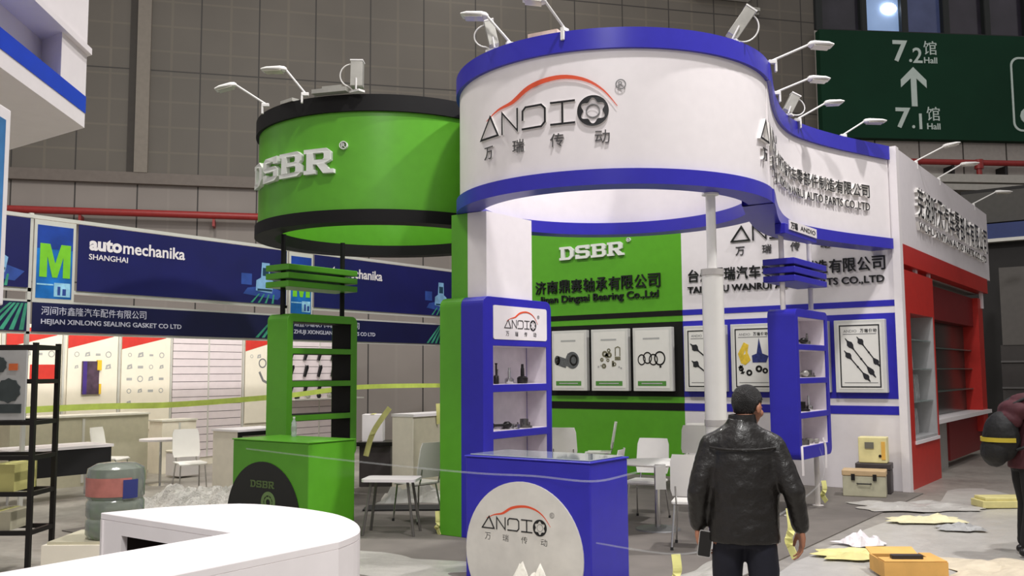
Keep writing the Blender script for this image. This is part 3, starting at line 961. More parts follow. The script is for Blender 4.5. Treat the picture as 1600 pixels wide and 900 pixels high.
def art_bearings(q, z0, w_, t):
    c = mat('bearing_print_grey', (92, 94, 96), 0.5, var=0.3, scale=25)
    b = MB()
    b.slab([(0.10, z0 + 0.46), (0.30, z0 + 0.40), (0.34, z0 + 0.56), (0.14, z0 + 0.62)], [], q, 0.004, 0.007)
    b.disc((0.12, z0 + 0.54), 0.06, q, 0.004, 0.007, 20, 0.085)
    b.disc((0.44, z0 + 0.54), 0.14, q, 0.005, 0.009, 30, 0.15)
    b.slab([(0.30, z0 + 0.44), (0.46, z0 + 0.40), (0.46, z0 + 0.68), (0.34, z0 + 0.66)], [], q, 0.005, 0.008)
    b.build('printed_picture', c, t)
    b = MB()
    b.annulus((0.47, z0 + 0.54), 0.055, 0.085, q, 0.009, 0.011, 24, 1.2)
    b.annulus((0.12, z0 + 0.54), 0.02, 0.04, q, 0.007, 0.009, 16, 1.4)
    b.build('printed_picture', DKSTEEL, t)


def art_small_parts(q, z0, w_, t):
    c = mat('parts_print', (112, 108, 86), 0.5, var=0.35, scale=30)
    b = MB()
    for (u, v, r0, r1) in ((0.28, 0.64, 0.02, 0.055), (0.37, 0.62, 0.015, 0.05), (0.22, 0.54, 0.01, 0.035), (0.36, 0.70, 0.015, 0.035), (0.34, 0.53, 0.012, 0.03), (0.26, 0.43, 0.012, 0.045), (0.47, 0.46, 0.015, 0.035)):
        b.annulus((u, z0 + v), r0, r1, q, 0.004, 0.008, 18)
    b.slab([(0.30, z0 + 0.56), (0.36, z0 + 0.58), (0.33, z0 + 0.66), (0.28, z0 + 0.63)], [], q, 0.004, 0.008)
    b.ribbon([(0.49, z0 + 0.60), (0.49, z0 + 0.74), (0.54, z0 + 0.76), (0.58, z0 + 0.74), (0.58, z0 + 0.60)], 0.018, q, 0.004, 0.008)
    b.rect(0.48, z0 + 0.53, 0.59, z0 + 0.59, q, 0.004, 0.008)
    b.rect(0.42, z0 + 0.42, 0.46, z0 + 0.52, q, 0.004, 0.008)
    b.build('printed_picture', c, t)
    b = MB()
    for (u, v) in ((0.15, 0.42), (0.20, 0.44), (0.56, 0.41), (0.60, 0.39)):
        b.disc((u, z0 + v), 0.018, q, 0.004, 0.007, 10)
    b.build('printed_picture', SOFTG, t)


def art_rings(q, z0, w_, t):
    b = MB()
    for (u, v, r1, sy) in ((0.17, 0.53, 0.075, 1.25), (0.28, 0.56, 0.085, 1.2), (0.39, 0.53, 0.085, 1.15), (0.51, 0.55, 0.105, 1.15)):
        b.annulus((u, z0 + v), r1 * 0.78, r1, q, 0.004, 0.008, 30, sy)
    b.disc((0.52, z0 + 0.41), 0.02, q, 0.004, 0.008, 10)
    b.build('printed_picture', DKSTEEL, t)


def shaft(b, q, a, c, r0=0.012):
    A, C_ = Vector(a), Vector(c)
    d = (C_ - A)
    pts, ws = [], []
    for k, wv in ((0, 0.4), (0.07, 0.9), (0.1, 1.9), (0.14, 3.6), (0.2, 3.2), (0.25, 1.4), (0.3, 0.7), (0.5, 0.7), (0.53, 1.3), (0.56, 0.7), (0.72, 0.7), (0.76, 1.6), (0.84, 3.4), (0.89, 3.0), (0.92, 1.4), (1.0, 0.5)):
        pts.append(tuple(A + d * k)); ws.append(r0 * wv * 2)
    b.ribbon(pts, ws, q, 0.004, 0.008)


def art_shafts(q, z0, w_, t):
    b = MB()
    shaft(b, q, (0.33, z0 + 0.82), (0.64, z0 + 0.38))
    shaft(b, q, (0.16, z0 + 0.80), (0.58, z0 + 0.22))
    shaft(b, q, (0.14, z0 + 0.62), (0.50, z0 + 0.16))
    b.build('printed_picture', mat('shaft_print', (40, 40, 44), 0.4, var=0.2, scale=40), t)


def art_two_shafts(q, z0, w_, t):
    b = MB()
    shaft(b, q, (0.12, z0 + 0.78), (0.62, z0 + 0.36), 0.016)
    shaft(b, q, (0.14, z0 + 0.50), (0.58, z0 + 0.16), 0.016)
    b.build('printed_picture', mat('shaft_print', (40, 40, 44), 0.4), t)


def art_colour_parts(q, z0, w_, t):
    b = MB()
    b.slab([(0.12, z0 + 0.60), (0.22, z0 + 0.78), (0.30, z0 + 0.74), (0.28, z0 + 0.62), (0.33, z0 + 0.5), (0.24, z0 + 0.42), (0.17, z0 + 0.45)], [[(0.21, z0 + 0.58), (0.25, z0 + 0.60), (0.24, z0 + 0.66)]], q, 0.004, 0.008)
    b.build('printed_picture', mat('yellow_print', (224, 190, 60), 0.5, var=0.25, scale=12), t)
    b = MB()
    b.slab([(0.36, z0 + 0.46), (0.58, z0 + 0.46), (0.62, z0 + 0.56), (0.52, z0 + 0.60), (0.47, z0 + 0.84), (0.43, z0 + 0.60), (0.35, z0 + 0.57)], [], q, 0.004, 0.008)
    b.build('printed_picture', mat('deep_blue_print', (44, 52, 110), 0.4, var=0.4, scale=25), t)
    b = MB()
    for (u, v, r1) in ((0.17, 0.36, 0.04), (0.30, 0.30, 0.05), (0.46, 0.36, 0.055), (0.56, 0.33, 0.045)):
        b.annulus((u, z0 + v), r1 * 0.4, r1, q, 0.004, 0.008, 18)
    shaft(b, q, (0.15, z0 + 0.42), (0.20, z0 + 0.28), 0.012)
    b.build('printed_picture', DKSTEEL, t)


def art_plain(q, z0, w_, t):
    b = MB()
    shaft(b, q, (0.16, z0 + 0.7), (0.55, z0 + 0.3), 0.014)
    b.build('printed_picture', DKSTEEL, t)


poster(-9.40, art_bearings, 'white framed poster of two grey bearings on green wall, beside blue showcase', 'green')
poster(-8.57, art_small_parts, 'white framed poster of many small bearing parts, middle one on the green wall', 'green')
poster(-7.74, art_rings, 'white framed poster of four thin bearing rings on the green wall', 'green')
poster(-6.79, art_two_shafts, 'black-bordered poster of two shafts on white wall, partly behind the thick column', 'white')
poster(-5.97, art_colour_parts, 'black-bordered poster with yellow and blue machine parts above the man', 'white')
poster(-5.15, art_plain, 'black-bordered poster almost hidden behind the blue post showcase', 'white')
poster(-4.33, art_shafts, 'black-bordered poster of three slanting drive shafts at right end of wall', 'white')


# ------------------------------------------------------------------ red stand next door
rb = thing('red_stand', 'red and white neighbouring stand with long white fascia and glass showcases', 'exhibition stand', (0, 0, 0))
rfp = MB().box(-3.55, 14.40, 3.62, -3.41, 22.0, 5.05).build('white_fascia', WHITEP, rb)
MB().box(-3.60, 14.40, 3.32, -3.40, 21.6, 3.62).build('red_beam', RED, rb)
fx = on_x(-3.41)
cn = '芜湖昕天汽车零部件有限公司'
for da, db, m in ((0, 0.05, LETW), (0.05, 0.053, INK)):
    b = MB()
    for k, ch in enumerate(cn):
        u = 15.45 + k * 0.475
        b.text(ch, u + 0.03, 4.14, u + 0.44, 4.62, fx, da, db, bold=0.006)
    b.text('WUHU XINTIAN AUTO PARTS CO.,LTD', 15.5, 3.92, 21.4, 4.07, fx, da, db, bold=0.006)
    b.build('company_lettering', m, rfp)
b = MB()
b.slab([(14.41, 0.0), (16.5, 0.0), (16.5, 3.24), (14.41, 3.24)], [[(14.88, 0.69), (16.42, 0.69), (16.42, 2.60), (14.88, 2.60)]], fx, -0.6, 0.0)
b.build('red_front', RED, rb)
b = MB()
b.box(-3.98, 14.88, 0.69, -3.93, 16.42, 2.60)
b.box(-3.93, 16.36, 0.69, -3.415, 16.42, 2.60).box(-3.93, 14.88, 0.69, -3.415, 16.36, 0.73)
b.build('showcase_lining', mat('pale_showcase', (168, 168, 168), 0.4), rb)
b = MB()
for z_ in (1.25, 1.75, 2.2):
    b.box(-3.92, 14.89, z_, -3.45, 16.35, z_ + 0.015)
b.build('glass_shelf', mat('glass_shelf', (150, 166, 162), 0.1, var=0, alpha=0.6), rb)
MB().box(-3.425, 14.86, 0.64, -3.39, 16.44, 0.69).build('white_ledge', WHITEP, rb)
b = MB().box(-3.45, 16.5, 3.02, -3.5, 16.55, 3.34).box(-3.46, 21.3, 3.0, -3.52, 21.42, 3.32).box(-3.47, 15.6, 3.24, -3.51, 15.75, 3.32)
b.build('white_stub', WHITEP, rb)
MB().box(-3.82, 16.5, 2.62, -3.60, 21.45, 3.20).build('red_lintel', DKRED, rb)
MB().box(-3.80, 21.0, 0.5, -3.50, 21.5, 3.20).build('red_pillar', RED, rb)
MB().box(-4.9, 16.5, 3.3, -3.6, 21.5, 3.34).build('inner_ceiling', mat('inner_grey', (150, 146, 142), 0.6), rb)
gl = MB().box(-3.86, 16.5, 0.93, -3.80, 21.0, 2.62)
gl.build('dark_showcase', mat('dark_showcase', (36, 48, 44), 0.2, var=0.3, scale=2), rb)
b = MB()
for z_ in (1.35, 1.75, 2.12):
    b.box(-3.80, 16.5, z_, -3.66, 21.0, z_ + 0.02)
b.build('dark_shelf', mat('dark_glass_shelf', (80, 96, 90), 0.2), rb)
MB().box(-4.2, 16.5, 0.86, -3.42, 21.5, 0.93).build('white_ledge', WHITE, rb)
MB().box(-3.9, 18.3, 0.12, -3.62, 21.4, 0.86).build('low_red_panel', DKRED, rb)
MB().box(-3.9, 16.5, 0.0, -3.66, 18.3, 0.86).build('low_grey_panel', mat('inner_grey', (150, 146, 142), 0.6), rb)
for k, (y_, z_, n_) in enumerate(((15.15, 0.735, 0), (15.7, 0.735, 1), (15.3, 1.27, 2), (15.85, 1.27, 3), (15.5, 1.77, 4))):
    g = MB()
    for i in range(3):
        g.obox((-3.7, y_ + i * 0.1, z_ + 0.19), (0.10, 0, 0), (0, 0.012, 0.05), (0, -0.045, 0.165))
    o = g.build('product_rack', mat('grey_blister_pack', (176, 178, 178), 0.3, var=0.2, scale=10), None)
    tag(o, ['leaning grey product packs, lower left in the red showcase', 'leaning grey product packs, lower right in the red showcase', 'leaning grey product packs, middle left in the red showcase',
            'leaning grey product packs, middle right in the red showcase', 'leaning grey product packs, upper shelf of the red showcase'][k], 'product rack', 'product packs in the red showcase')


# ------------------------------------------------------------------ lamps on the fascia rims
def arm_lamp(base, elbow, tip, label, big=1.0):
    """clamp, straight arm and flat lamp head"""
    B, E_, T = Vector(base), Vector(elbow), Vector(tip)
    t = thing('arm_lamp', label, 'spotlight', B, group='white arm lamps clamped to the fascia rims')
    e, tt = E_ - B, T - B
    hd = (E_ - B); hd.z = 0; hd.normalize()
    sd = Vector((-hd.y, hd.x, 0))
    c = MB().obox(Vector((0, 0, 0.02)) , hd * 0.045, sd * 0.022, Vector((0, 0, 0.02)))
    c.obox(hd * 0.035 + Vector((0, 0, -0.035)), hd * 0.012, sd * 0.02, Vector((0, 0, 0.055)))
    c.build('clamp', LAMPW, t, bevel=0.004, seg=1)
    MB().tube([Vector((0, 0, 0.035)), e], 0.0125 * big, 10).build('arm', LAMPW, t, smooth=True)
    d = (tt - e); L_ = d.length; d.normalize()
    s2 = d.cross(Vector((0, 0, 1))).normalized()
    u2 = s2.cross(d)
    hm = MB()
    prof = [(-0.04, 0.018, 0.02), (0.03, 0.045, 0.034), (0.2, 0.085, 0.036), (0.75, 0.10, 0.028), (1.0, 0.075, 0.014)]
    vs, n = [], 12
    for k, hw, hh in prof:
        c0 = e + d * (L_ * k)
        for i in range(n):
            a = 2 * math.pi * i / n
            ca, sa = math.cos(a), math.sin(a)
            vs.append(c0 + s2 * (hw * (abs(ca) ** 0.6) * (1 if ca > 0 else -1)) + u2 * (hh * (abs(sa) ** 0.6) * (1 if sa > 0 else -1) * (1.0 if sa > 0 else 0.5)))
    fs = [(j * n + i, j * n + (i + 1) % n, (j + 1) * n + (i + 1) % n, (j + 1) * n + i) for j in range(len(prof) - 1) for i in range(n)]
    fs += [tuple(range(n - 1, -1, -1)), tuple((len(prof) - 1) * n + i for i in range(n))]
    hm.add(vs, fs)
    lh = hm.build('lamp_head', LAMPW, t, smooth=True)
    MB().obox(e + d * (L_ * 0.52) - u2 * 0.022, d * (L_ * 0.36), s2 * 0.07, u2 * 0.004).build('lens', mat('lamp_lens', (210, 206, 190), 0.2, var=0.02), lh)
    return t


LAMPS = [
    ((-5.39, 7.42, 5.03), (-5.53, 7.22, 5.31), (-5.76, 7.10, 5.33), 'white arm lamp at the front left of the white ring, first from left'),
    ((-4.74, 7.42, 5.03), (-4.76, 7.12, 5.24), (-4.94, 7.00, 5.27), 'white arm lamp on the white ring cut by the top of the photo'),
    ((-3.47, 9.56, 5.03), (-3.15, 9.80, 5.24), (-2.95, 9.95, 5.22), 'white arm lamp at right of the white ring, uppermost of those facing right'),
    ((-3.84, 10.69, 5.03), (-3.53, 10.91, 5.22), (-3.33, 11.05, 5.20), 'white arm lamp at start of the wing, second of those facing right'),
    ((-4.05, 12.03, 5.03), (-3.75, 12.24, 5.27), (-3.56, 12.38, 5.28), 'white arm lamp beside the small floodlight on the wing'),
    ((-3.82, 13.25, 5.03), (-3.58, 13.45, 5.26), (-3.34, 13.62, 5.25), 'white arm lamp on the wing end just under the green hall sign'),
    ((-9.06, 7.33, 5.03), (-9.34, 7.10, 5.30), (-9.53, 6.95, 5.23), 'white arm lamp leftmost on the black rim of the green ring'),
    ((-8.33, 7.32, 5.03), (-8.49, 7.16, 5.34), (-8.72, 7.00, 5.33), 'white arm lamp second from the left on the green ring'),
    ((-3.45, 15.80, 5.05), (-3.06, 16.08, 5.33), (-2.86, 16.22, 5.38), 'white arm lamp nearest on top of the red stand fascia'),
    ((-3.45, 17.45, 5.05), (-3.10, 17.70, 5.33), (-2.86, 17.86, 5.34), 'white arm lamp in the middle of the red stand fascia'),
    ((-3.45, 20.65, 5.05), (-3.05, 20.92, 5.33), (-2.80, 21.10, 5.32), 'white arm lamp farthest along the red stand fascia'),
]
for l_ in LAMPS:
    arm_lamp(*l_)


def floodlight(base, axis, label, L_=0.32, r_=0.065, cable=True, side=1):
    B = Vector(base)
    t = thing('floodlight', label, 'floodlight', B)
    a = Vector(axis).normalized()
    h = Vector((0.809, 0.588, 0))
    s = a.cross(h).normalized(); h2 = s.cross(a).normalized()
    c = a * (L_ * 0.55) + Vector((0, 0, 0.05))
    b = MB().obox(c, a * (L_ / 2), s * r_, h2 * r_)
    for k in range(5):
        b.obox(c + h2 * (-r_ + 0.018 + k * (2 * r_ - 0.036) / 4) + s * (r_ + 0.012), a * (L_ * 0.46), s * 0.014, h2 * 0.005)
    b.build('housing', LAMPG, t, bevel=0.006, seg=1)
    MB().obox(c + a * (L_ / 2 + 0.006), a * 0.008, s * (r_ * 1.08), h2 * (r_ * 1.08)).build('front_rim', LAMPW, t)
    b = MB().obox(Vector((0, 0, 0.012)), Vector((0.08, 0, 0)), Vector((0, 0.05, 0)), Vector((0, 0, 0.012)))
    b.tube([Vector((0, 0, 0.02)) + s * 0.07, c - a * 0.06 + s * 0.075], 0.01, 8).tube([Vector((0, 0, 0.02)) - s * 0.07, c - a * 0.06 - s * 0.075], 0.01, 8)
    b.build('bracket', LAMPW, t)
    if cable:
        p = [c + a * (L_ * 0.42) + h2 * (side * r_)]
        for k in range(1, 12):
            an = math.pi * k / 12
            p.append(c + a * (L_ * 0.42 * math.cos(an) - 0.02 * k / 12) + h2 * (side * (r_ + 0.13 * math.sin(an))))
        p.append(Vector((0, 0, 0.03)) + h * 0.05 * side)
        MB().tube(smooth_path3(p, 3), 0.008, 8).build('cable', LAMPW, t, smooth=True)
    return t


def smooth_path3(pts, sub=4):
    P = [Vector(p) for p in pts]
    out = []
    for i in range(len(P) - 1):
        p0 = P[max(i - 1, 0)]; p1 = P[i]; p2 = P[i + 1]; p3 = P[min(i + 2, len(P) - 1)]
        for k in range(sub):
            t = k / sub
            out.append(0.5 * ((2 * p1) + (p2 - p0) * t + (2 * p0 - 5 * p1 + 4 * p2 - p3) * t * t + (3 * p1 - p0 - 3 * p2 + p3) * t ** 3))
    out.append(P[-1])
    return out


floodlight((-5.62, 7.46, 5.03), (-0.18, -0.12, 0.95), 'grey finned floodlight with cable loop at left on the white ring', 0.26, 0.05, True, -1)
floodlight((-3.58, 8.70, 5.03), (0.45, 0.33, 0.80), 'grey floodlight with cable loop tilted at the right top of white ring', 0.34, 0.06, True, 1)
floodlight((-4.08, 11.70, 5.03), (0.35, 0.25, 0.8), 'small grey floodlight on the wing behind an arm lamp', 0.24, 0.06, True, 1)
floodlight((-7.75, 7.60, 5.03), (0.02, 0.0, 1.0), 'shiny upright floodlight on the top of the green ring', 0.30, 0.07, True, -1)
o = MB().box(-0.16, -0.05, 0, 0.16, 0.05, 0.045).build('ballast_box', mat('white_orange_box', (226, 200, 180), 0.5, var=0.15, scale=12), loc=(-4.98, 7.43, 5.031), rotz=R(8))
tag(o, 'small pale ballast box lying on the front rim of the white ring', 'ballast box')
o = MB().box(-0.22, -0.06, 0, 0.22, 0.06, 0.05).box(-0.1, -0.03, 0.05, 0.15, 0.03, 0.085).build('ballast_box', LAMPG, loc=(-8.02, 7.44, 5.031), rotz=R(20))
tag(o, 'flat grey ballast box beside the upright floodlight on the green ring', 'ballast box')
o = MB().box(-0.12, -0.05, 0, 0.12, 0.05, 0.04).build('ballast_box', LAMPG, loc=(-8.72, 7.42, 5.031), rotz=R(-5))
tag(o, 'flat grey ballast box between the arm lamps of the green ring', 'ballast box')

# ------------------------------------------------------------------ white counter in front
wc = thing('l_shaped_counter', 'big white L-shaped counter with a rounded corner and dark open shelf', 'counter', (-3.3, 2.4, 0))
oc = Vector((-3.3, 2.4, 0))
plan = [(-4.24, 2.50), (-4.16, 2.78), (-3.94, 3.07), (-3.61, 3.13), (-3.30, 3.10), (-3.08, 3.01), (-2.92, 2.90), (-2.80, 2.77), (-2.73, 2.60), (-2.73, 0.9), (-3.25, 0.9), (-3.25, 2.50)]
pl = smooth_path(plan[1:9], 4)
plan = [plan[0]] + [tuple(p) for p in pl] + plan[9:]
flat = lambda u, v, d: (u - oc.x, v - oc.y, d)
MB().slab(plan, [], flat, 1.07, 1.10).build('counter_top', WHITE, wc, bevel=0.004, seg=1)
sk = MB()
ring_path = plan[:-1] + [plan[-1]]
# outer skin (curved) as a swept panel, then the inner faces
outer_pts = plan[:-2]
sk.sweep([(p[0] - oc.x, p[1] - oc.y) for p in outer_pts], [(0.0, 0.0), (0.03, 0.0), (0.03, 1.07), (0.0, 1.07)])
sk.box(-3.28 - oc.x, 0.9 - oc.y, 0, -3.25 - oc.x, 2.50 - oc.y, 1.07)
sk.slab([(-4.24, 0.0), (-3.25, 0.0), (-3.25, 1.07), (-4.24, 1.07)], [[(-4.06, 0.12), (-3.36, 0.12), (-3.36, 1.01), (-4.06, 1.01)]], lambda u, v, d: (u - oc.x, 2.50 - oc.y + d, v), 0.0, 0.03)
sk.build('counter_panels', WHITE, wc)
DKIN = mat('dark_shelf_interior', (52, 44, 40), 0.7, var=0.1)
b = MB().box(-4.08 - oc.x, 2.96 - oc.y, 0.1, -3.34 - oc.x, 2.98 - oc.y, 1.03)
b.box(-4.09 - oc.x, 2.53 - oc.y, 0.1, -4.07 - oc.x, 2.98 - oc.y, 1.03).box(-3.35 - oc.x, 2.53 - oc.y, 0.1, -3.33 - oc.x, 2.98 - oc.y, 1.03)
b.box(-4.08 - oc.x, 2.53 - oc.y, 0.10, -3.34 - oc.x, 2.97 - oc.y, 0.12).box(-4.08 - oc.x, 2.53 - oc.y, 1.015, -3.34 - oc.x, 2.97 - oc.y, 1.03)
b.build('shelf_interior', DKIN, wc)


# ------------------------------------------------------------------ chairs and round table
def make_chair(loc, rotz, label, group='white visitor chairs with chrome legs'):
    t = thing('visitor_chair', label, 'chair', loc, rotz, group)
    # back: curved shell, leaning back, towards +Y
    rows, cols = 7, 7
    vs = []
    for side in (0, 1):
        for j in range(rows):
            f_ = j / (rows - 1)
            z_ = 0.52 + 0.41 * f_
            hw = 0.205 - 0.012 * f_ - (0.02 if j in (0, rows - 1) else 0)
            yb = 0.19 + 0.075 * f_
            for i in range(cols):
                g = -1 + 2 * i / (cols - 1)
                vs.append((hw * g, yb + 0.03 * (1 - g * g) + side * 0.014, z_))
    N = rows * cols
    fs = []
    for j in range(rows - 1):
        for i in range(cols - 1):
            a = j * cols + i
            fs.append((a, a + 1, a + cols + 1, a + cols))
            fs.append((N + a, N + a + cols, N + a + cols + 1, N + a + 1))
    edge = [i for i in range(cols)] + [j * cols + cols - 1 for j in range(1, rows)] + [(rows - 1) * cols + i for i in range(cols - 2, -1, -1)] + [j * cols for j in range(rows - 2, 0, -1)]
    for k in range(len(edge)):
        a, c = edge[k], edge[(k + 1) % len(edge)]
        fs.append((a, N + a, N + c, c))
    MB().add(vs, fs).build('backrest', CHAIRW, t, smooth=True)
    MB().slab(rrect(-0.205, -0.22, 0.205, 0.20, 0.05), [], lambda u, v, d: (u, v, d + (0.015 if v < -0.18 else 0) * -1), 0.44, 0.46).build('seat', CHAIRW, t, bevel=0.006)
    b = MB()
    for s in (-0.15, 0.15):
        b.tube([(s, 0.10, 0.43), (s, 0.195, 0.445), (s, 0.215, 0.50), (s, 0.235, 0.62)], 0.010, 8)
    b.tube([(-0.18, -0.15, 0.428), (0.18, -0.15, 0.428)], 0.010, 8).tube([(-0.18, 0.13, 0.428), (0.18, 0.13, 0.428)], 0.010, 8)
    b.build('frame', CHROME, t, smooth=True)
    for sx in (-1, 1):
        for y0_, y1_ in ((-0.16, -0.20), (0.13, 0.22)):
            lg = MB().tube([(0.175 * sx, y0_, 0.43), (0.20 * sx, y1_, 0.012)], 0.0105, 8).build('leg', CHROME, t, smooth=True)
            MB().lathe([(0, 0), (0.016, 0), (0.014, 0.03), (0, 0.03)], (0.20 * sx, y1_, 0), 10).build('foot_cap', mat('dark_rubber', (40, 40, 40), 0.8), lg, smooth=True)
    return t


CZ = 0.0125
ch0 = make_chair((-5.32, 10.02, CZ), R(10), 'white chair facing the camera behind the round table')
copy_thing(ch0, (-4.11, 8.71, CZ), R(200), 'white chair seen from its shaded back, right of the round table, beside the man')
copy_thing(ch0, (-6.02, 12.80, CZ), R(20), 'white chair between the thick column and the man, close to the back wall')
copy_thing(ch0, (-6.22, 13.35, CZ), R(20), 'white chair whose curved back shows just behind another by the column')
copy_thing(ch0, (-7.62, 11.85, CZ), R(200), 'white chair right beside the blue half of the tall tower, back half hidden')
copy_thing(ch0, (-7.85, 13.15, CZ), R(-60), 'white chair seen edge-on against the green wall')
copy_thing(ch0, (-5.18, 8.62, CZ), R(-70), 'white chair mostly hidden behind the blue counter, seat edge and legs showing')
copy_thing(ch0, (-7.55, 8.45, CZ), R(-95), 'white chair at left of the tall green tower, seen from the side')

rt = thing('round_table', 'small round white table with chrome pedestal inside the stand', 'table', (-4.90, 9.46, CZ))
MB().lathe([(0.0, 0.715), (0.40, 0.715), (0.42, 0.725), (0.42, 0.735), (0.41, 0.742), (0.0, 0.742)], n=40).build('table_top', CHAIRW, rt, smooth=True)
MB().lathe([(0.0, 0.02), (0.032, 0.02), (0.032, 0.715), (0.0, 0.715)], n=18).build('pedestal', CHROME, rt, smooth=True)
MB().lathe([(0.0, 0.0), (0.25, 0.0), (0.24, 0.014), (0.05, 0.03), (0.0, 0.03)], n=30).build('foot_plate', mat('brushed_steel', (120, 120, 120), 0.5, 0.6), rt, smooth=True)
o = MB().box(-0.055, -0.004, -0.26, 0.055, 0.004, 0.0).box(-0.055, -0.004, -0.004, 0.055, 0.06, 0.006).build('paper_flyer', PAPER, loc=(-4.66, 9.08, 0.760), rotz=R(32))
tag(o, 'white paper flyer hanging over the edge of the round table', 'flyer')


# ------------------------------------------------------------------ products in the showcases
def product(kind, loc, label, s=1.0, rz=0.0, group=None, m=None):
    b = MB()
    if kind == 'joint':        # constant-velocity joint: bell, collar, splined stub
        b.lathe([(0.0, 0.0), (0.055, 0.0), (0.06, 0.02), (0.06, 0.06), (0.045, 0.075), (0.022, 0.08), (0.02, 0.16), (0.016, 0.17), (0.014, 0.21), (0.0, 0.21)], n=20)
    elif kind == 'cylinder':
        b.lathe([(0.0, 0.0), (0.035, 0.0), (0.035, 0.1), (0.028, 0.11), (0.012, 0.115), (0.012, 0.25), (0.018, 0.255), (0.018, 0.27), (0.0, 0.27)], n=18)
    elif kind == 'shaft':
        b.tube([(-0.2, 0, 0.05), (-0.14, 0, 0.05), (-0.135, 0, 0.05), (-0.09, 0, 0.05), (-0.05, 0, 0.05), (0.09, 0, 0.05), (0.12, 0, 0.05), (0.17, 0, 0.05), (0.22, 0, 0.05)],
               [0.014, 0.016, 0.045, 0.048, 0.018, 0.016, 0.042, 0.045, 0.014], 14)
    elif kind == 'hub':
        b.lathe([(0.025, 0.0), (0.085, 0.0), (0.085, 0.02), (0.045, 0.03), (0.045, 0.09), (0.025, 0.09)], n=24, closed=True)
        for k in range(5):
            a = 2 * math.pi * k / 5
            b.lathe([(0, 0.02), (0.008, 0.02), (0.008, 0.055), (0, 0.055)], (0.068 * math.cos(a), 0.068 * math.sin(a), 0), 8)
    elif kind == 'bearing':
        b.lathe([(0.05, 0.0), (0.085, 0.0), (0.085, 0.05), (0.05, 0.05)], n=28, closed=True)
        b.lathe([(0.03, 0.0), (0.045, 0.0), (0.045, 0.05), (0.03, 0.05)], n=24, closed=True)
        for k in range(10):
            a = 2 * math.pi * k / 10
            b.ball((0.0475 * math.cos(a), 0.0475 * math.sin(a), 0.025), 0.012, 8, 5)
    elif kind == 'tripod':
        b.lathe([(0.016, 0.0), (0.04, 0.0), (0.04, 0.05), (0.016, 0.05)], n=18, closed=True)
        for k in range(3):
            a = 2 * math.pi * k / 3
            d = Vector((math.cos(a), math.sin(a), 0))
            b.tube([d * 0.035 + Vector((0, 0, 0.025)), d * 0.065 + Vector((0, 0, 0.025)), d * 0.068 + Vector((0, 0, 0.025)), d * 0.1 + Vector((0, 0, 0.025))], [0.012, 0.012, 0.025, 0.025], 12)
    b.v = [(x * s, y * s, z * s) for x, y, z in b.v]
    nm = {'joint': 'drive_joint', 'cylinder': 'slave_cylinder', 'shaft': 'drive_shaft', 'hub': 'wheel_hub', 'bearing': 'ball_bearing', 'tripod': 'tripod_joint'}[kind]
    o = b.build(nm, m or STEEL, loc=loc, rotz=rz, smooth=True)
    tag(o, label, nm.replace('_', ' '), group)
    return o


BT = [0.835, 1.245, 1.665, 2.075]     # shelf levels of the post showcases
product('shaft', (-4.02, 11.55, BT[3]), 'steel drive shaft in the top opening of the blue post showcase', 0.9, R(60), m=DKSTEEL)
product('joint', (-3.98, 11.88, BT[3]), 'upright steel drive joint in the top opening of the blue post showcase', 0.7)
product('shaft', (-4.02, 11.60, BT[2]), 'pale drive shaft in the second opening of the blue post showcase', 0.95, R(70), m=LAMPG)
product('hub', (-4.00, 11.95, BT[2]), 'wheel hub in the second opening of the blue post showcase', 1.0)
product('hub', (-4.00, 11.62, BT[1]), 'wheel hub in the third opening of the blue post showcase', 1.3, m=DKSTEEL)
product('joint', (-3.98, 11.85, BT[1]), 'shiny drive joint in the third opening of the blue post showcase', 0.9, m=CHROME)
product('bearing', (-4.00, 11.58, BT[0]), 'ball bearing in the lowest opening of the blue post showcase', 1.2)
product('tripod', (-4.00, 11.88, BT[0]), 'tripod joint in the lowest opening of the blue post showcase', 1.2, m=LAMPG)
MT = [1.625, 1.125, 0.625]
product('cylinder', (-6.24, 8.28, MT[0]), 'tall dark steel cylinder at left in the upper opening of blue tower', 0.85, m=DKSTEEL)
product('joint', (-6.26, 8.55, MT[0]), 'shiny drive joint in the middle of the upper opening of blue tower', 0.85, m=CHROME)
product('joint', (-6.24, 8.78, MT[0]), 'dark drive joint at right in the upper opening of blue tower', 1.05, m=DKSTEEL)
product('cylinder', (-6.30, 8.38, MT[0]), 'steel cylinder behind the tall one in the upper opening of blue tower', 0.6)
product('shaft', (-6.24, 8.30, MT[1]), 'dark drive shaft at left in the middle opening of blue tower', 0.9, R(75), m=DKSTEEL)
product('tripod', (-6.22, 8.52, MT[1]), 'shiny tripod joint in the middle opening of blue tower', 1.1, m=CHROME)
product('hub', (-6.22, 8.78, MT[1]), 'steel wheel hub at right in the middle opening of blue tower', 1.1)
product('bearing', (-6.23, 8.40, MT[2]), 'ball bearing in the opening of blue tower just above the glass sheet', 1.2)

# water bottle in the green showcase
def bottle(loc, label):
    t = thing('water_bottle', label, 'bottle', loc)
    MB().lathe([(0.0, 0.0), (0.028, 0.0), (0.031, 0.01), (0.031, 0.12), (0.028, 0.135), (0.031, 0.15), (0.012, 0.195), (0.011, 0.21), (0.0, 0.21)], n=16).build('bottle_body', mat('clear_bottle', (206, 216, 214), 0.1, var=0.05, alpha=0.55), t, smooth=True)
    MB().lathe([(0.0, 0.205), (0.014, 0.205), (0.014, 0.225), (0.0, 0.225)], n=12).build('cap', WHITE, t)
    MB().lathe([(0.0315, 0.06), (0.0322, 0.06), (0.0322, 0.115), (0.0315, 0.115)], n=16, closed=True).build('label', SOFTG, t, smooth=True)
    return t


bottle((-8.42, 7.30, 1.0345), 'clear water bottle standing on the green counter before the showcase')

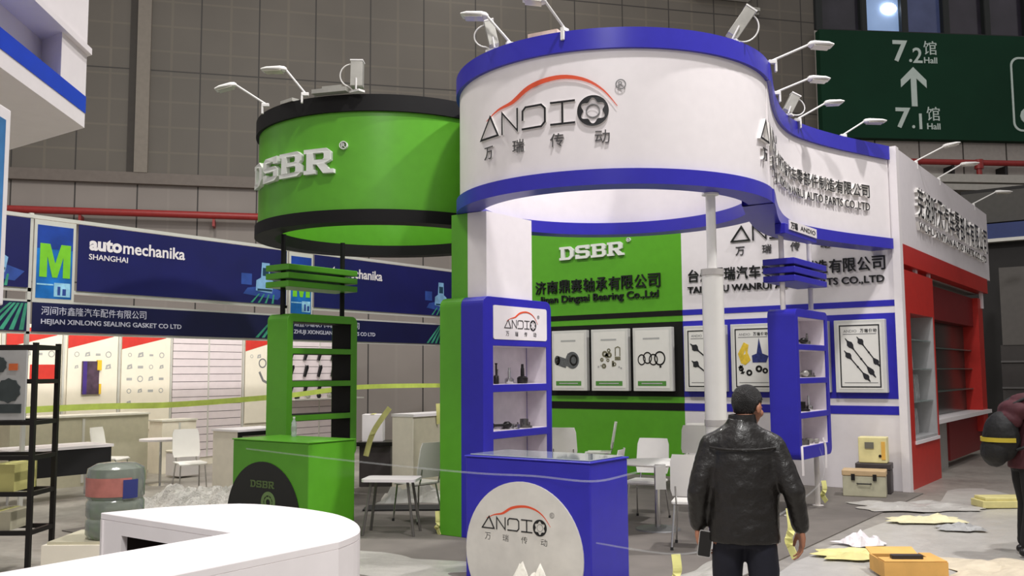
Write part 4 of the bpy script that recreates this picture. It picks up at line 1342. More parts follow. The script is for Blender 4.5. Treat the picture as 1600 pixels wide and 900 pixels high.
# ------------------------------------------------------------------ loose things on the floor
def crumple(name, label, cat, loc, sx, sy, h, m, rz=0.0, n=14, seed=1, group=None, thick=0.004, kind=None, rough=0.25):
    rnd = random.Random(seed)
    ph = [rnd.uniform(0, 6.28) for _ in range(8)]
    vs = []
    for j in range(n + 1):
        for i in range(n + 1):
            u, v = -1 + 2 * i / n, -1 + 2 * j / n
            e = max(0.0, 1 - max(abs(u), abs(v)) ** 3)
            z = 0.35 + 0.65 * abs(math.sin(3.1 * u + ph[0] + 1.3 * v) * math.cos(2.7 * v + ph[1])) + 0.35 * math.sin(7 * u + ph[2]) * math.sin(6 * v + ph[3]) + rnd.uniform(-rough, rough)
            wob = 1 + 0.12 * math.sin(5 * math.atan2(v, u) + ph[4]) + 0.06 * math.sin(9 * math.atan2(v, u) + ph[5])
            vs.append((u * sx / 2 * wob + rnd.uniform(-.15, .15) * sx / n, v * sy / 2 * wob + rnd.uniform(-.15, .15) * sy / n, max(0.003, h * z * e)))
    k = n + 1
    N = len(vs)
    vs += [(x, y, max(0.0, z - thick)) for x, y, z in vs]
    fs = []
    for j in range(n):
        for i in range(n):
            a = j * k + i
            fs.append((a, a + 1, a + k + 1, a + k)); fs.append((N + a, N + a + k, N + a + k + 1, N + a + 1))
    ed = [i for i in range(k)] + [j * k + n for j in range(1, k)] + [n * k + i for i in range(n - 1, -1, -1)] + [j * k for j in range(n - 1, 0, -1)]
    for q_ in range(len(ed)):
        a, c = ed[q_], ed[(q_ + 1) % len(ed)]
        fs.append((a, N + a, N + c, c))
    o = MB().add(vs, fs).build(name, m, loc=loc, rotz=rz, smooth=False)
    tag(o, label, cat, group, kind)
    return o


SHEETW = mat('milky_plastic', (186, 183, 176), 0.3, var=0.08, scale=4, bump=0.4, bscale=14)
SHEETG = mat('grey_plastic', (170, 167, 160), 0.3, var=0.08, scale=4, bump=0.4, bscale=14)
YEL = mat('yellow_paper', (224, 214, 146), 0.5, var=0.1)
CREAMW = mat('cream_paper', (212, 200, 176), 0.6, var=0.12, scale=5)
crumple('plastic_sheet', 'wide pale plastic floor film covering the aisle right of the carpet', 'plastic sheet', (-1.80, 10.4, 0.001), 2.3, 8.6, 0.02, SHEETW, 0.0, 26, 3)
crumple('plastic_sheet', 'pale grey plastic film on the floor between white counter and blue counter', 'plastic sheet', (-6.2, 6.30, 0.013), 2.0, 0.9, 0.012, SHEETG, R(8), 18, 5)
crumple('plastic_sheet', 'grey plastic film spread on the aisle beside the cardboard box', 'plastic sheet', (-3.45, 7.75, 0.013), 0.42, 1.5, 0.02, SHEETG, 0, 16, 8)
crumple('plastic_sheet', 'crumpled white sheet on the aisle in front of the red stand', 'plastic sheet', (-2.95, 12.75, 0.02), 1.4, 0.8, 0.06, SHEETW, R(35), 18, 11, rough=0.15)
crumple('plastic_sheet', 'long cream sheet lying near the cardboard box at the right edge', 'plastic sheet', (-1.35, 9.0, 0.03), 1.0, 1.2, 0.05, CREAMW, R(20), 18, 13, rough=0.15)
crumple('paper_sheet', 'yellow and white paper lying on the aisle behind the cardboard box', 'paper', (-2.62, 9.15, 0.03), 0.8, 0.5, 0.05, YEL, R(30), 14, 17, rough=0.15)
crumple('paper_sheet', 'white paper with a blue corner on the aisle, beside yellow paper', 'paper', (-2.78, 9.75, 0.03), 0.4, 0.35, 0.10, WHITEP, R(60), 12, 19, rough=0.15)
crumple('paper_sheet', 'pale yellow paper on the aisle midway to the red stand', 'paper', (-2.6, 11.6, 0.03), 0.8, 0.4, 0.06, mat('pale_yellow_paper', (222, 216, 176), 0.6), R(35), 10, 23)
crumple('paper_sheet', 'grey crumpled paper on the aisle right of the pale yellow paper', 'paper', (-2.15, 11.2, 0.03), 0.45, 0.3, 0.06, SOFTG, R(30), 10, 29)
crumple('plastic_bag', 'white crumpled plastic bag at the foot of the blue counter', 'plastic bag', (-4.22, 6.02, 0.0125), 0.42, 0.36, 0.27, mat('white_bag', (232, 228, 216), 0.35, var=0.05, bump=0.4, bscale=20), R(15), 12, 31, rough=0.08)
yb = MB().box(-0.4, -0.16, 0, 0.4, 0.16, 0.09).box(-0.36, -0.14, 0.09, 0.38, 0.15, 0.13)
o = yb.build('yellow_carton', YEL, loc=(-2.0, 13.4, 0.02), rotz=R(36), bevel=0.01)
tag(o, 'flat yellow carton on the aisle beside the dark figure', 'carton')
# cardboard box
CARD = mat('cardboard', (222, 172, 96), 0.75, var=0.1, scale=6)
cb = thing('cardboard_box', 'open orange-brown cardboard box at the bottom edge of the aisle', 'box', (-2.06, 8.52, 0.03), R(33))
b = MB().box(-0.26, -0.19, 0, 0.26, 0.19, 0.012).box(-0.26, -0.19, 0.012, -0.248, 0.19, 0.13).box(0.248, -0.19, 0.012, 0.26, 0.19, 0.13).box(-0.248, -0.19, 0.012, 0.248, -0.178, 0.13).box(-0.248, 0.178, 0.012, 0.248, 0.19, 0.13)
b.build('box_body', CARD, cb)
MB().obox((-0.05, -0.10, 0.136), (0.205, 0, 0), (0, 0.09, 0.0), (0, 0, 0.004)).build('front_flap', CARD, cb)
MB().obox((-0.05, 0.255, 0.145), (0.20, 0, 0), (0, 0.07, 0.018), (0, -0.001, 0.004)).build('rear_flap', CARD, cb)
MB().obox((0.205, 0.0, 0.136), (0.05, 0, 0), (0, 0.185, 0), (0, 0, 0.004)).build('side_flap', CARD, cb)
MB().box(-0.247, -0.177, 0.0125, 0.247, 0.177, 0.0135).build('inside_floor', mat('dark_cardboard', (120, 88, 50), 0.8), cb)
o = MB().slab(rrect(-0.13, -0.04, 0.13, 0.04, 0.02), [], lambda u, v, d: (u, v, d), 0, 0.03).build('dark_tool_case', mat('dark_plastic', (48, 46, 48), 0.4), loc=(-2.05, 8.44, 0.1705), rotz=R(33), bevel=0.008)
tag(o, 'small dark case lying on the open cardboard box', 'tool case')
# equipment boxes by the wall end
def eq_box(loc, rz, sx, sy, sz, m, label, lid):
    t = thing('tool_box', label, 'tool box', loc, rz)
    bb = MB().box(-sx / 2, -sy / 2, 0, sx / 2, sy / 2, sz * 0.78).build('box_body', m, t, bevel=0.012)
    MB().box(-sx / 2 - 0.008, -sy / 2 - 0.008, sz * 0.78, sx / 2 + 0.008, sy / 2 + 0.008, sz).build('lid', lid, t, bevel=0.012)
    for s in (-0.25, 0.25):
        MB().box(s * sx - 0.025, -sy / 2 - 0.02, sz * 0.62, s * sx + 0.025, -sy / 2, sz * 0.86).build('latch', DKSTEEL, bb)
    MB().tube([(-0.09, -sy / 2, sz * 0.5), (-0.08, -sy / 2 - 0.035, sz * 0.5), (0.08, -sy / 2 - 0.035, sz * 0.5), (0.09, -sy / 2, sz * 0.5)], 0.009, 8).build('handle', DKSTEEL, bb)
    return t


PALEC = mat('pale_olive_case', (186, 182, 156), 0.5, var=0.1)
eq_box((-3.80, 13.55, CZ), R(12), 0.56, 0.32, 0.36, PALEC, 'pale olive tool box on the floor by the end of white wall', mat('tan_lid', (196, 168, 128), 0.5, var=0.1))
o_ = eq_box((-3.78, 13.98, CZ), R(8), 0.46, 0.30, 0.42, mat('dark_case', (66, 60, 60), 0.5), 'dark case behind the pale olive tool box, a yellow box on top', mat('dark_case', (66, 60, 60), 0.5))
pb = thing('power_box', 'pale yellow electric box standing on the dark case', 'electric box', (-3.78, 13.98, CZ + 0.425), R(8))
MB().box(-0.19, -0.13, 0, 0.19, 0.13, 0.36).build('box_body', mat('pale_yellow_box', (226, 216, 158), 0.5, var=0.12, scale=5), pb, bevel=0.01)
MB().box(-0.1, -0.142, 0.2, 0.02, -0.13, 0.29).build('meter_window', mat('meter_grey', (110, 108, 96), 0.3), pb)
MB().lathe([(0, 0), (0.02, 0), (0.02, 0.015), (0, 0.015)], (0.1, -0.13, 0.1), 12, axis=(Vector((1, 0, 0)), Vector((0, 0, 1)), Vector((0, -1, 0)))).build('knob', DKSTEEL, pb)
MB().box(0.12, -0.14, 0.05, 0.17, -0.13, 0.3).build('warning_strip', mat('orange_strip', (226, 176, 80), 0.5), pb)

# ------------------------------------------------------------------ tapes strung between the stands
def tape(name, label, pts, w, m, th=0.002, cat='tape', sub=6):
    P = smooth_path3(pts, sub) if len(pts) > 2 else [Vector(p) for p in pts]
    vs = []
    for i, p in enumerate(P):
        t = (P[min(i + 1, len(P) - 1)] - P[max(i - 1, 0)]).normalized()
        up = Vector((0, 0, 1)) if abs(t.z) < 0.9 else Vector((0.6, 0.8, 0))
        up = (up - t * up.dot(t)).normalized()
        s = t.cross(up)
        for a, c in ((1, 1), (1, -1), (-1, -1), (-1, 1)):
            vs.append(p + up * (w / 2 * a) + s * (th / 2 * c))
    fs = []
    for i in range(len(P) - 1):
        for k in range(4):
            k2 = (k + 1) % 4
            fs.append((i * 4 + k, i * 4 + k2, (i + 1) * 4 + k2, (i + 1) * 4 + k))
    fs += [(0, 1, 2, 3), tuple((len(P) - 1) * 4 + k for k in (3, 2, 1, 0))]
    o = MB().add(vs, fs).build(name, m)
    tag(o, label, cat)
    return o


tape('film_line', 'thin clear film stretched from green counter to blue counter and on to the table',
     [(-8.55, 6.735, 0.93), (-7.0, 6.60, 0.90), (-5.14, 6.335, 0.90), (-4.4, 6.335, 0.91), (-3.86, 6.34, 0.90), (-3.85, 6.9, 0.90), (-4.60, 9.06, 0.77)], 0.016, FILM, 0.003)
tape('film_line', 'thin clear film stretched low from the blue counter past the man to the post showcase',
     [(-3.855, 6.4, 0.42), (-3.05, 6.15, 0.46), (-2.75, 6.3, 0.55), (-2.52, 7.0, 0.72), (-2.9, 9.0, 0.76), (-3.985, 12.2, 0.8)], 0.012, FILM, 0.003)
FLAGS = [((-3.05, 6.15, 0.46), 0.32, 'yellow tape flag hanging from the low film line left of the man'),
         ((-2.52, 7.0, 0.72), 0.40, 'yellow tape strip hanging just right of the man'),
         ((-3.88, 12.02, 0.36), 0.30, 'yellow tape strip tied on the right leg of the blue showcase'),
         ((-6.72, 7.86, 0.26), 0.30, 'yellow tape strip at the floor corner of the green tower')]
for k, (p, L_, lb) in enumerate(FLAGS):
    x, y, z = p
    tape('tape_strip', lb, [(x, y, z), (x + 0.015, y - 0.01, z - L_ * 0.35), (x - 0.02, y + 0.01, z - L_ * 0.6), (x + 0.035, y - 0.015, z - L_ + 0.04)], 0.07, TAPE, 0.004)
tape('tape_strip', 'white tie strip hanging at left under the blue post showcase', [(-3.845, 11.16, 0.85), (-3.835, 11.14, 0.72), (-3.84, 11.16, 0.5)], 0.03, WHITE, 0.004)
tape('tape_strip', 'white tie strip hanging at right under the blue post showcase', [(-3.845, 11.95, 0.90), (-3.83, 12.0, 0.78), (-3.84, 12.02, 0.52)], 0.03, WHITE, 0.004)
for (x, y, l_), lb in (((-8.1, 9.9, 0.0), 'yellow tape scrap lying on the carpet left of the green tower'), ((-7.2, 10.9, 0.0), 'yellow tape scrap lying on the carpet far behind the green tower')):
    o = MB().slab([(-0.035, -0.2), (0.03, -0.19), (0.05, 0.02), (0.0, 0.2), (-0.05, 0.18), (-0.02, 0.0)], [], lambda u, v, d: (u, v, d), 0, 0.008).build('tape_scrap', TAPE, loc=(x, y, 0.0135), rotz=R(20))
    tag(o, lb, 'tape')

# ------------------------------------------------------------------ people
def organic(mb, name, m, parent, voxel=0.008, it=6, disp=0.0, dsize=0.1):
    o = mb.build(name, m, parent, smooth=True)
    r = o.modifiers.new('skin', 'REMESH'); r.mode = 'VOXEL'; r.voxel_size = voxel; r.use_smooth_shade = True
    s = o.modifiers.new('soften', 'SMOOTH'); s.factor = 0.5; s.iterations = it
    if disp > 0:
        tx = bpy.data.textures.new('wrinkle', 'CLOUDS'); tx.noise_scale = dsize; tx.noise_depth = 2
        d = o.modifiers.new('wrinkle', 'DISPLACE'); d.texture = tx; d.strength = disp; d.mid_level = 0.5
        d.texture_coords = 'LOCAL'
    return o


def limb(mb, pts, rads, n=14):
    mb.tube(pts, rads, n)
    for p, r_ in zip(pts, rads):
        rr = r_ if not isinstance(r_, tuple) else min(r_)
        mb.ball(p, rr * 0.99, 12, 8)


def hand(mb, w, d, s, nrm, curl, spread=0.0):
    """w wrist, d towards the finger tips, s towards the thumb side, nrm out of the palm"""
    w, d, s, nrm = Vector(w), Vector(d).normalized(), Vector(s).normalized(), Vector(nrm).normalized()
    for i, (ln, rr) in enumerate(((0.95, 0.0088), (1.05, 0.0092), (0.98, 0.0088), (0.78, 0.0078))):
        off = 0.033 - 0.0215 * i
        k = w + d * (0.090 - 0.004 * abs(i - 1)) + s * off
        limb(mb, [w + s * off * 0.5, w + d * 0.045 + s * off * 0.8 + nrm * -0.003, k], [0.017, 0.0155, 0.0115], 10)
        p = k
        pts, rds = [p], [rr * 1.1]
        ang = 0.0
        for seg, a in zip((0.043, 0.027, 0.022), curl):
            ang += a
            dd = d * math.cos(ang) + nrm * math.sin(ang) + s * (spread * (1.5 - i))
            p = p + dd.normalized() * seg * ln
            pts.append(p); rds.append(rr * (1.0 - 0.08 * len(pts)))
        limb(mb, pts, rds, 10)
    t0 = w + d * 0.022 + s * 0.020
    limb(mb, [t0, t0 + s * 0.030 + d * 0.028 + nrm * 0.014, t0 + s * 0.040 + d * 0.058 + nrm * 0.026, t0 + s * 0.038 + d * 0.084 + nrm * 0.034], [0.016, 0.0135, 0.0108, 0.0088], 10)


def person(name, label, loc, rotz, lean, arms, legs, head_yaw, head_pitch, jm, tm, hands, jdisp=0.012, shirt=None, scale=1.0):
    t = thing(name, label, 'person', loc, rotz)
    t.scale = (scale,) * 3
    ly = lambda z: lean * max(0.0, z - 0.9)      # forward lean of the trunk above the hips
    N = Vector((0.02, ly(1.46) + 0.01, 1.455))
    body = MB()
    hm = Matrix.Rotation(R(-head_yaw), 3, 'Z') @ Matrix.Rotation(R(-head_pitch), 3, 'X')
    HC = N + Vector((0.02, 0.05 + 0.05 * lean, 0.100))
    H = lambda x, y, z: HC + hm @ Vector((x, y, z))

    def hball(c, r, n=14, m=9):
        q = MB().ball(c, r, n, m)
        body.add([H(*p) for p in q.v], q.f)
    hball((0, -0.008, 0.022), (0.074, 0.094, 0.086))       # skull
    hball((0, 0.036, -0.035), (0.058, 0.058, 0.075))       # face
    hball((0, 0.055, -0.085), (0.034, 0.034, 0.026))       # chin
    hball((0, 0.093, -0.022), (0.012, 0.020, 0.022))       # nose
    hball((0, 0.082, 0.008), (0.045, 0.014, 0.012))        # brow
    hball((0, 0.084, -0.058), (0.024, 0.010, 0.008))       # lips
    for sx in (-1, 1):
        hball((0.076 * sx, -0.004, -0.018), (0.011, 0.021, 0.032), 10, 7)   # ears
        hball((0.045 * sx, 0.058, -0.03), (0.022, 0.022, 0.024), 10, 7)     # cheeks
    limb(body, [N + Vector((0, -0.01, -0.08)), N + Vector((0, 0.0, 0.0)), H(0, -0.012, -0.06)], [0.066, 0.056, 0.052])
    body.tube([(0, ly(z) , z) for z in (0.86, 0.95, 1.08, 1.22, 1.34, 1.41, 1.45)], [(0.09, 0.145), (0.095, 0.15), (0.088, 0.14), (0.095, 0.155), (0.088, 0.16), (0.07, 0.11), (0.052, 0.06)], 18)
    for sh, el, wr in arms:
        limb(body, [sh, el, wr], [0.05, 0.038, 0.027])
    for hip, kn, an, toe in legs:
        limb(body, [hip, kn, an], [0.085, 0.055, 0.04])
        limb(body, [an, (an[0], an[1] + 0.10, 0.05)], [0.04, 0.034])
    for h_ in hands:
        hand(body, *h_)
    organic(body, 'body', SKIN, t, 0.0055, 4)
    # hair: a cap over the skull
    hr = MB()
    n, m = 40, 26
    idx = {}
    vs, fs = [], []
    rnd = random.Random(5)
    for j in range(m + 1):
        p = math.pi * j / m
        for i in range(n):
            a = 2 * math.pi * i / n
            k = 1.0 + rnd.uniform(-0.012, 0.012) + 0.10 * max(0.0, -math.cos(p) - 0.45) * (1 if math.sin(a) < 0 else 0)
            vs.append(H(0.0795 * k * math.sin(p) * math.cos(a), -0.013 + 0.101 * k * math.sin(p) * math.sin(a), 0.021 + 0.094 * k * math.cos(p)))
            idx[(j, i)] = (math.sin(p) * math.cos(a), math.sin(p) * math.sin(a), math.cos(p))
    for j in range(m):
        for i in range(n):
            x, y, z = idx[(j, i)]
            lim = -0.97 if y < -0.22 else (-0.15 if y < 0.30 else (0.30 if y < 0.62 else 0.52))
            if abs(x) > 0.8 and -0.15 <= y < 0.25: lim = 0.02
            if z > lim:
                fs.append((j * n + i, (j + 1) * n + i, (j + 1) * n + (i + 1) % n, j * n + (i + 1) % n))
    used = sorted({i for f_ in fs for i in f_})
    rm_ = {o_: k for k, o_ in enumerate(used)}
    ho = MB().add([vs[i] for i in used], [tuple(rm_[i] for i in f_) for f_ in fs]).build('hair', HAIR, t, smooth=True)
    so = ho.modifiers.new('thick', 'SOLIDIFY'); so.thickness = 0.009; so.offset = -1
    for sx in (-1, 1):
        q = MB().ball((0.030 * sx, 0.083, -0.006), 0.0105, 10, 7)
        MB().add([H(*p) for p in q.v], q.f).build('eye', mat('eye_white', (60, 50, 46), 0.2), t, smooth=True)
    # jacket
    j_ = MB()
    zz = [0.825, 0.90, 1.00, 1.12, 1.24, 1.32, 1.38, 1.43, 1.465, 1.49]
    rr = [(0.126, 0.190), (0.127, 0.188), (0.126, 0.190), (0.128, 0.196), (0.124, 0.198), (0.114, 0.190), (0.102, 0.150), (0.088, 0.108), (0.074, 0.080), (0.068, 0.072)]
    j_.tube([(0, ly(z), z) for z in zz], rr, 26)
    for sh, el, wr in arms:
        limb(j_, [sh, tuple((Vector(sh) + Vector(el)) / 2), el, tuple((Vector(el) * 0.45 + Vector(wr) * 0.55)), tuple(Vector(el) * 0.04 + Vector(wr) * 0.96)], [0.070, 0.067, 0.060, 0.055, 0.047])
        limb(j_, [(sh[0] * 0.35, sh[1], sh[2] + 0.055), sh], [0.07, 0.068])
    organic(j_, 'jacket', jm, t, 0.011, 5, jdisp, 0.09)
    c = MB().lathe([(0.062, 0.0), (0.080, 0.0), (0.073, 0.045), (0.062, 0.047)], (0.005, ly(1.46) + 0.008, 1.462), 26, closed=True)
    c.build('collar', jm, t, smooth=True)
    # trousers
    tr = MB()
    tr.tube([(0, 0, z) for z in (0.80, 0.88, 0.97)], [(0.100, 0.140), (0.108, 0.156), (0.100, 0.15)], 22)
    for hip, kn, an, toe in legs:
        mid = tuple((Vector(hip) + Vector(kn)) / 2)
        limb(tr, [(hip[0] * 0.88, hip[1], hip[2]), mid, kn, (an[0], an[1] - 0.005, an[2] + 0.02)], [0.088, 0.086, 0.072, 0.062])
    organic(tr, 'trousers', tm, t, 0.010, 5, 0.008, 0.12)
    for hip, kn, an, toe in legs:
        s_ = MB()
        T_ = Vector(toe)
        A_ = Vector(an)
        limb(s_, [(A_.x, A_.y - 0.045, 0.042), (A_.x, A_.y + 0.03, 0.045), tuple(A_.lerp(T_, 0.75).xy) + (0.04,), (T_.x, T_.y, 0.034)], [0.040, 0.043, 0.044, 0.034])
        s_.tube([(A_.x, A_.y, 0.05), (A_.x, A_.y - 0.004, 0.10)], 0.044, 12)
        organic(s_, 'shoe', mat('black_shoe', (24, 22, 22), 0.35), t, 0.007, 4)
    return t


man = person('person', 'person in dark leather jacket walking away, holding a phone in left hand', (-2.03, 4.93, 0.002), R(24), 0.05,
             [((-0.165, 0.02, 1.335), (-0.245, -0.03, 1.09), (-0.245, 0.04, 0.90)), ((0.165, 0.02, 1.335), (0.262, -0.05, 1.10), (0.295, 0.02, 0.905))],
             [((-0.09, 0.0, 0.88), (-0.10, 0.10, 0.48), (-0.10, 0.10, 0.10), (-0.11, 0.28, 0.03)), ((0.09, 0.0, 0.88), (0.10, 0.02, 0.48), (0.10, -0.16, 0.10), (0.11, 0.02, 0.03))],
             34, 14, LEATHER, TROUSER,
             [((-0.245, 0.045, 0.89), (0.10, 0.05, -1.0), (0.35, 1.0, 0.1), (1.0, -0.35, 0.0), (0.35, 0.75, 0.6)),
              ((0.297, 0.022, 0.895), (0.05, 0.12, -1.0), (-0.1, 1.0, 0.1), (-1.0, -0.1, 0.0), (0.25, 0.40, 0.35))])
MB().tube(smooth_path3([(-0.175, -0.060, 1.335), (-0.1, -0.096, 1.328), (0.0, -0.108, 1.325), (0.1, -0.096, 1.328), (0.175, -0.060, 1.335)], 4), 0.006, 8).build('yoke_seam', LEATHER, man, smooth=True)
ph = thing('mobile_phone', 'dark mobile phone with pale edge held in the left hand of the walking person', 'phone')
ph.location = man.matrix_basis @ Vector((-0.212, -0.006, 0.808))
ph.rotation_euler = (R(-8), R(10), R(24 - 92))
MB().slab(rrect(-0.036, -0.074, 0.036, 0.074, 0.01), [], lambda u, v, d: (d, u, v), -0.004, 0.004).build('phone_body', mat('phone_silver', (186, 186, 186), 0.25, 0.6), ph)
MB().slab(rrect(-0.033, -0.070, 0.033, 0.070, 0.008), [], lambda u, v, d: (d, u, v), 0.0041, 0.0052).build('screen', mat('phone_screen', (14, 14, 16), 0.1), ph)
MB().slab(rrect(-0.033, -0.070, 0.033, 0.070, 0.008), [], lambda u, v, d: (d, u, v), -0.0052, -0.0041).build('back_cover', mat('phone_back', (20, 20, 24), 0.15), ph)

MAROON = mat('maroon_cloth', (74, 34, 40), 0.8, var=0.2, scale=10)
p2 = person('person', 'person in dark clothes with a backpack at the right edge of the aisle', (-1.35, 10.04, 0.022), R(-54), 0.22,
            [((-0.185, 0.11, 1.34), (-0.25, 0.16, 1.08), (-0.20, 0.36, 1.0)), ((0.185, 0.11, 1.34), (0.25, 0.16, 1.08), (0.20, 0.36, 1.0))],
            [((-0.09, 0.0, 0.88), (-0.10, 0.05, 0.48), (-0.10, 0.02, 0.10), (-0.11, 0.20, 0.03)), ((0.09, 0.0, 0.88), (0.10, 0.0, 0.48), (0.10, -0.06, 0.10), (0.11, 0.12, 0.03))],
            0, 20, MAROON, mat('black_cloth', (20, 19, 20), 0.8, var=0.15),
            [((-0.20, 0.37, 1.0), (0.1, 1.0, -0.1), (0.6, 0, 1.0), (1.0, 0, -0.3), (0.4, 0.6, 0.5)), ((0.20, 0.37, 1.0), (-0.1, 1.0, -0.1), (-0.6, 0, 1.0), (-1.0, 0, -0.3), (0.4, 0.6, 0.5))], scale=0.97)
bk = thing('backpack', 'bulky black backpack with a yellow band worn by the figure at right edge', 'backpack', (-1.35, 10.04, 0.022), R(-54))
b = MB()
b.ball((0, -0.20, 1.09), (0.19, 0.15, 0.24), 22, 16).ball((0, -0.27, 0.96), (0.17, 0.11, 0.15), 18, 12)
organic(b, 'bag_body', mat('black_nylon', (24, 24, 24), 0.7, var=0.2, bump=0.3, bscale=30), bk, 0.012, 6, 0.02, 0.1)
MB().lathe([(0.196, -0.02), (0.206, -0.02), (0.206, 0.02), (0.196, 0.02)], (0, -0.17, 1.07), 32, a0=R(180), a1=R(360), closed=True).build('yellow_band', mat('yellow_band', (190, 170, 50), 0.5), bk, smooth=True)
h_ = MB().ball((0, -0.07, 1.34), (0.19, 0.12, 0.10), 18, 12).ball((0, -0.13, 1.25), (0.17, 0.11, 0.10), 18, 12).ball((0, 0.03, 1.43), (0.13, 0.12, 0.07), 18, 12)
organic(h_, 'maroon_top', MAROON, bk, 0.012, 6, 0.02, 0.08)
for sx in (-1, 1):
    MB().tube(smooth_path3([(0.10 * sx, -0.12, 1.40), (0.12 * sx, 0.02, 1.455), (0.13 * sx, 0.20, 1.36), (0.14 * sx, 0.22, 1.20), (0.16 * sx, 0.05, 1.05), (0.15 * sx, -0.15, 0.98)], 4), 0.014, 8).build('strap', mat('black_nylon', (24, 24, 24), 0.7), bk, smooth=True)

# ------------------------------------------------------------------ row booths on the left
FX = -12.6
bf = thing('shell_scheme', 'white aluminium frame of the row booths carrying two rows of blue signs', 'booth structure', (0, 0, 0))
b = MB()
for y in (6.31, 10.72, 15.28):
    MB().box(FX - 0.06, y - 0.025, 0.0, FX - 0.01, y + 0.025, 3.95).build('post', ALU, bf)
MB().box(FX - 0.05, 4.2, 3.88, FX - 0.0, 15.32, 3.93).box(FX - 0.05, 4.2, 2.88, FX - 0.01, 15.32, 2.93).box(FX - 0.05, 4.2, 2.74, FX - 0.01, 15.32, 2.77).box(FX - 0.05, 4.2, 2.31, FX - 0.01, 15.0, 2.345).build('rail', ALU, bf)
q = on_x(FX + 0.012)
PALEB = mat('pale_blue_print', (130, 176, 214), 0.5, var=0.25, scale=5)
MIDB = mat('mid_blue_print', (44, 74, 150), 0.5, var=0.3, scale=4)
TEALP = mat('teal_print', (60, 150, 120), 0.5, var=0.3, scale=6)
MINT = mat('dark_teal_print', (24, 62, 84), 0.5, var=0.3, scale=5)


def truck_print(u0, v0, s, parent):
    b = MB()
    b.slab([(u0 - 0.5 * s, v0 + 0.02 * s), (u0 + 0.35 * s, v0 - 0.06 * s), (u0 + 0.5 * s, v0 + 0.10 * s), (u0 + 0.1 * s, v0 + 0.22 * s), (u0 - 0.4 * s, v0 + 0.14 * s)], [], q, 0.001, 0.0025)
    b.rect(u0 - 0.55 * s, v0 + 0.2 * s, u0 - 0.30 * s, v0 + 0.42 * s, q, 0.001, 0.0025)
    b.build('truck_glow', MIDB, parent)
    b = MB()
    b.slab([(u0 - 0.20 * s, v0 + 0.10 * s), (u0 + 0.20 * s, v0 + 0.06 * s), (u0 + 0.24 * s, v0 + 0.30 * s), (u0 + 0.14 * s, v0 + 0.36 * s), (u0 + 0.13 * s, v0 + 0.66 * s), (u0 - 0.06 * s, v0 + 0.66 * s), (u0 - 0.08 * s, v0 + 0.36 * s), (u0 - 0.19 * s, v0 + 0.30 * s)], [], q, 0.0025, 0.004)
    b.build('truck_picture', PALEB, parent)
    b = MB()
    b.rect(u0 - 0.04 * s, v0 + 0.40 * s, u0 + 0.11 * s, v0 + 0.56 * s, q, 0.004, 0.005)
    b.rect(u0 - 0.16 * s, v0 + 0.10 * s, u0 + 0.20 * s, v0 + 0.14 * s, q, 0.004, 0.005)
    b.build('truck_picture', MINT, parent)
    b = MB()
    for k in range(4):
        b.slab([(u0 - 0.32 * s + 0.17 * k * s, v0 - 0.14 * s), (u0 - 0.27 * s + 0.17 * k * s, v0 - 0.14 * s), (u0 - 0.10 * s + 0.12 * k * s, v0 + 0.04 * s), (u0 - 0.13 * s + 0.12 * k * s, v0 + 0.04 * s)], [], q, 0.0025, 0.004)
    b.build('light_streak', TEALP, parent)


def fair_sign(y0, y1, label, texts=True):
    t = thing('fair_sign', label, 'sign', (0, 0, 0))
    sb = MB().box(FX, y0, 2.93, FX + 0.012, y1, 3.87).build('sign_board', NAVY, t)
    if texts:
        b = MB()
        b.text('auto', y0 + 0.16, 3.52, y0 + 0.66, 3.70, q, 0, 0.004, bold=0.045)
        b.text('mechanika', y0 + 0.68, 3.52, y0 + 1.72, 3.70, q, 0, 0.004, bold=0.018)
        b.text('SHANGHAI', y0 + 0.16, 3.39, y0 + 0.76, 3.47, q, 0, 0.004, bold=0.01)
        b.build('sign_lettering', WHITE, sb)
    truck_print(y1 - 0.48, 3.06, 0.85, sb)
    return t


def m_board(y0, y1, label):
    t = thing('fair_logo_board', label, 'sign', (0, 0, 0))
    MB().box(FX, y0, 2.74, FX + 0.012, y1, 3.87).build('white_frame', ALU, t)
    bp = MB().rect(y0 + 0.04, 2.80, y1 - 0.04, 3.80, q, 0.0, 0.004).build('blue_panel', SKYB, t)
    MB().rect(y0 + 0.04, 3.48, y1 - 0.04, 3.80, q, 0.004, 0.005).build('deep_blue_band', mat('deep_sky_print', (16, 60, 150), 0.5, var=0.25, scale=4), bp)
    W_ = y1 - y0 - 0.15
    MB().slab([(y0 + 0.08 + a * W_, 3.09 + c * 0.46) for a, c in ((0, 0), (0.24, 0), (0.24, 0.62), (0.42, 0), (0.58, 0), (0.76, 0.62), (0.76, 0), (1, 0), (1, 1), (0.68, 1), (0.5, 0.42), (0.32, 1), (0, 1))], [], q, 0.005, 0.008).build('letter', LIME, bp)
    b = MB().rect(y0 + 0.29, 2.83, y1 - 0.06, 3.02, q, 0.004, 0.006).rect(y0 + 0.05, 2.98, y0 + 0.28, 3.0, q, 0.004, 0.006)
    b.build('small_picture', mat('pale_cyan_print', (150, 205, 230), 0.5, var=0.3, scale=8), bp)
    b = MB().rect(y0 + 0.34, 2.85, y0 + 0.38, 2.97, q, 0.006, 0.007).rect(y0 + 0.41, 2.85, y0 + 0.46, 2.94, q, 0.006, 0.007)
    b.build('small_picture', MIDB, bp)
    return t


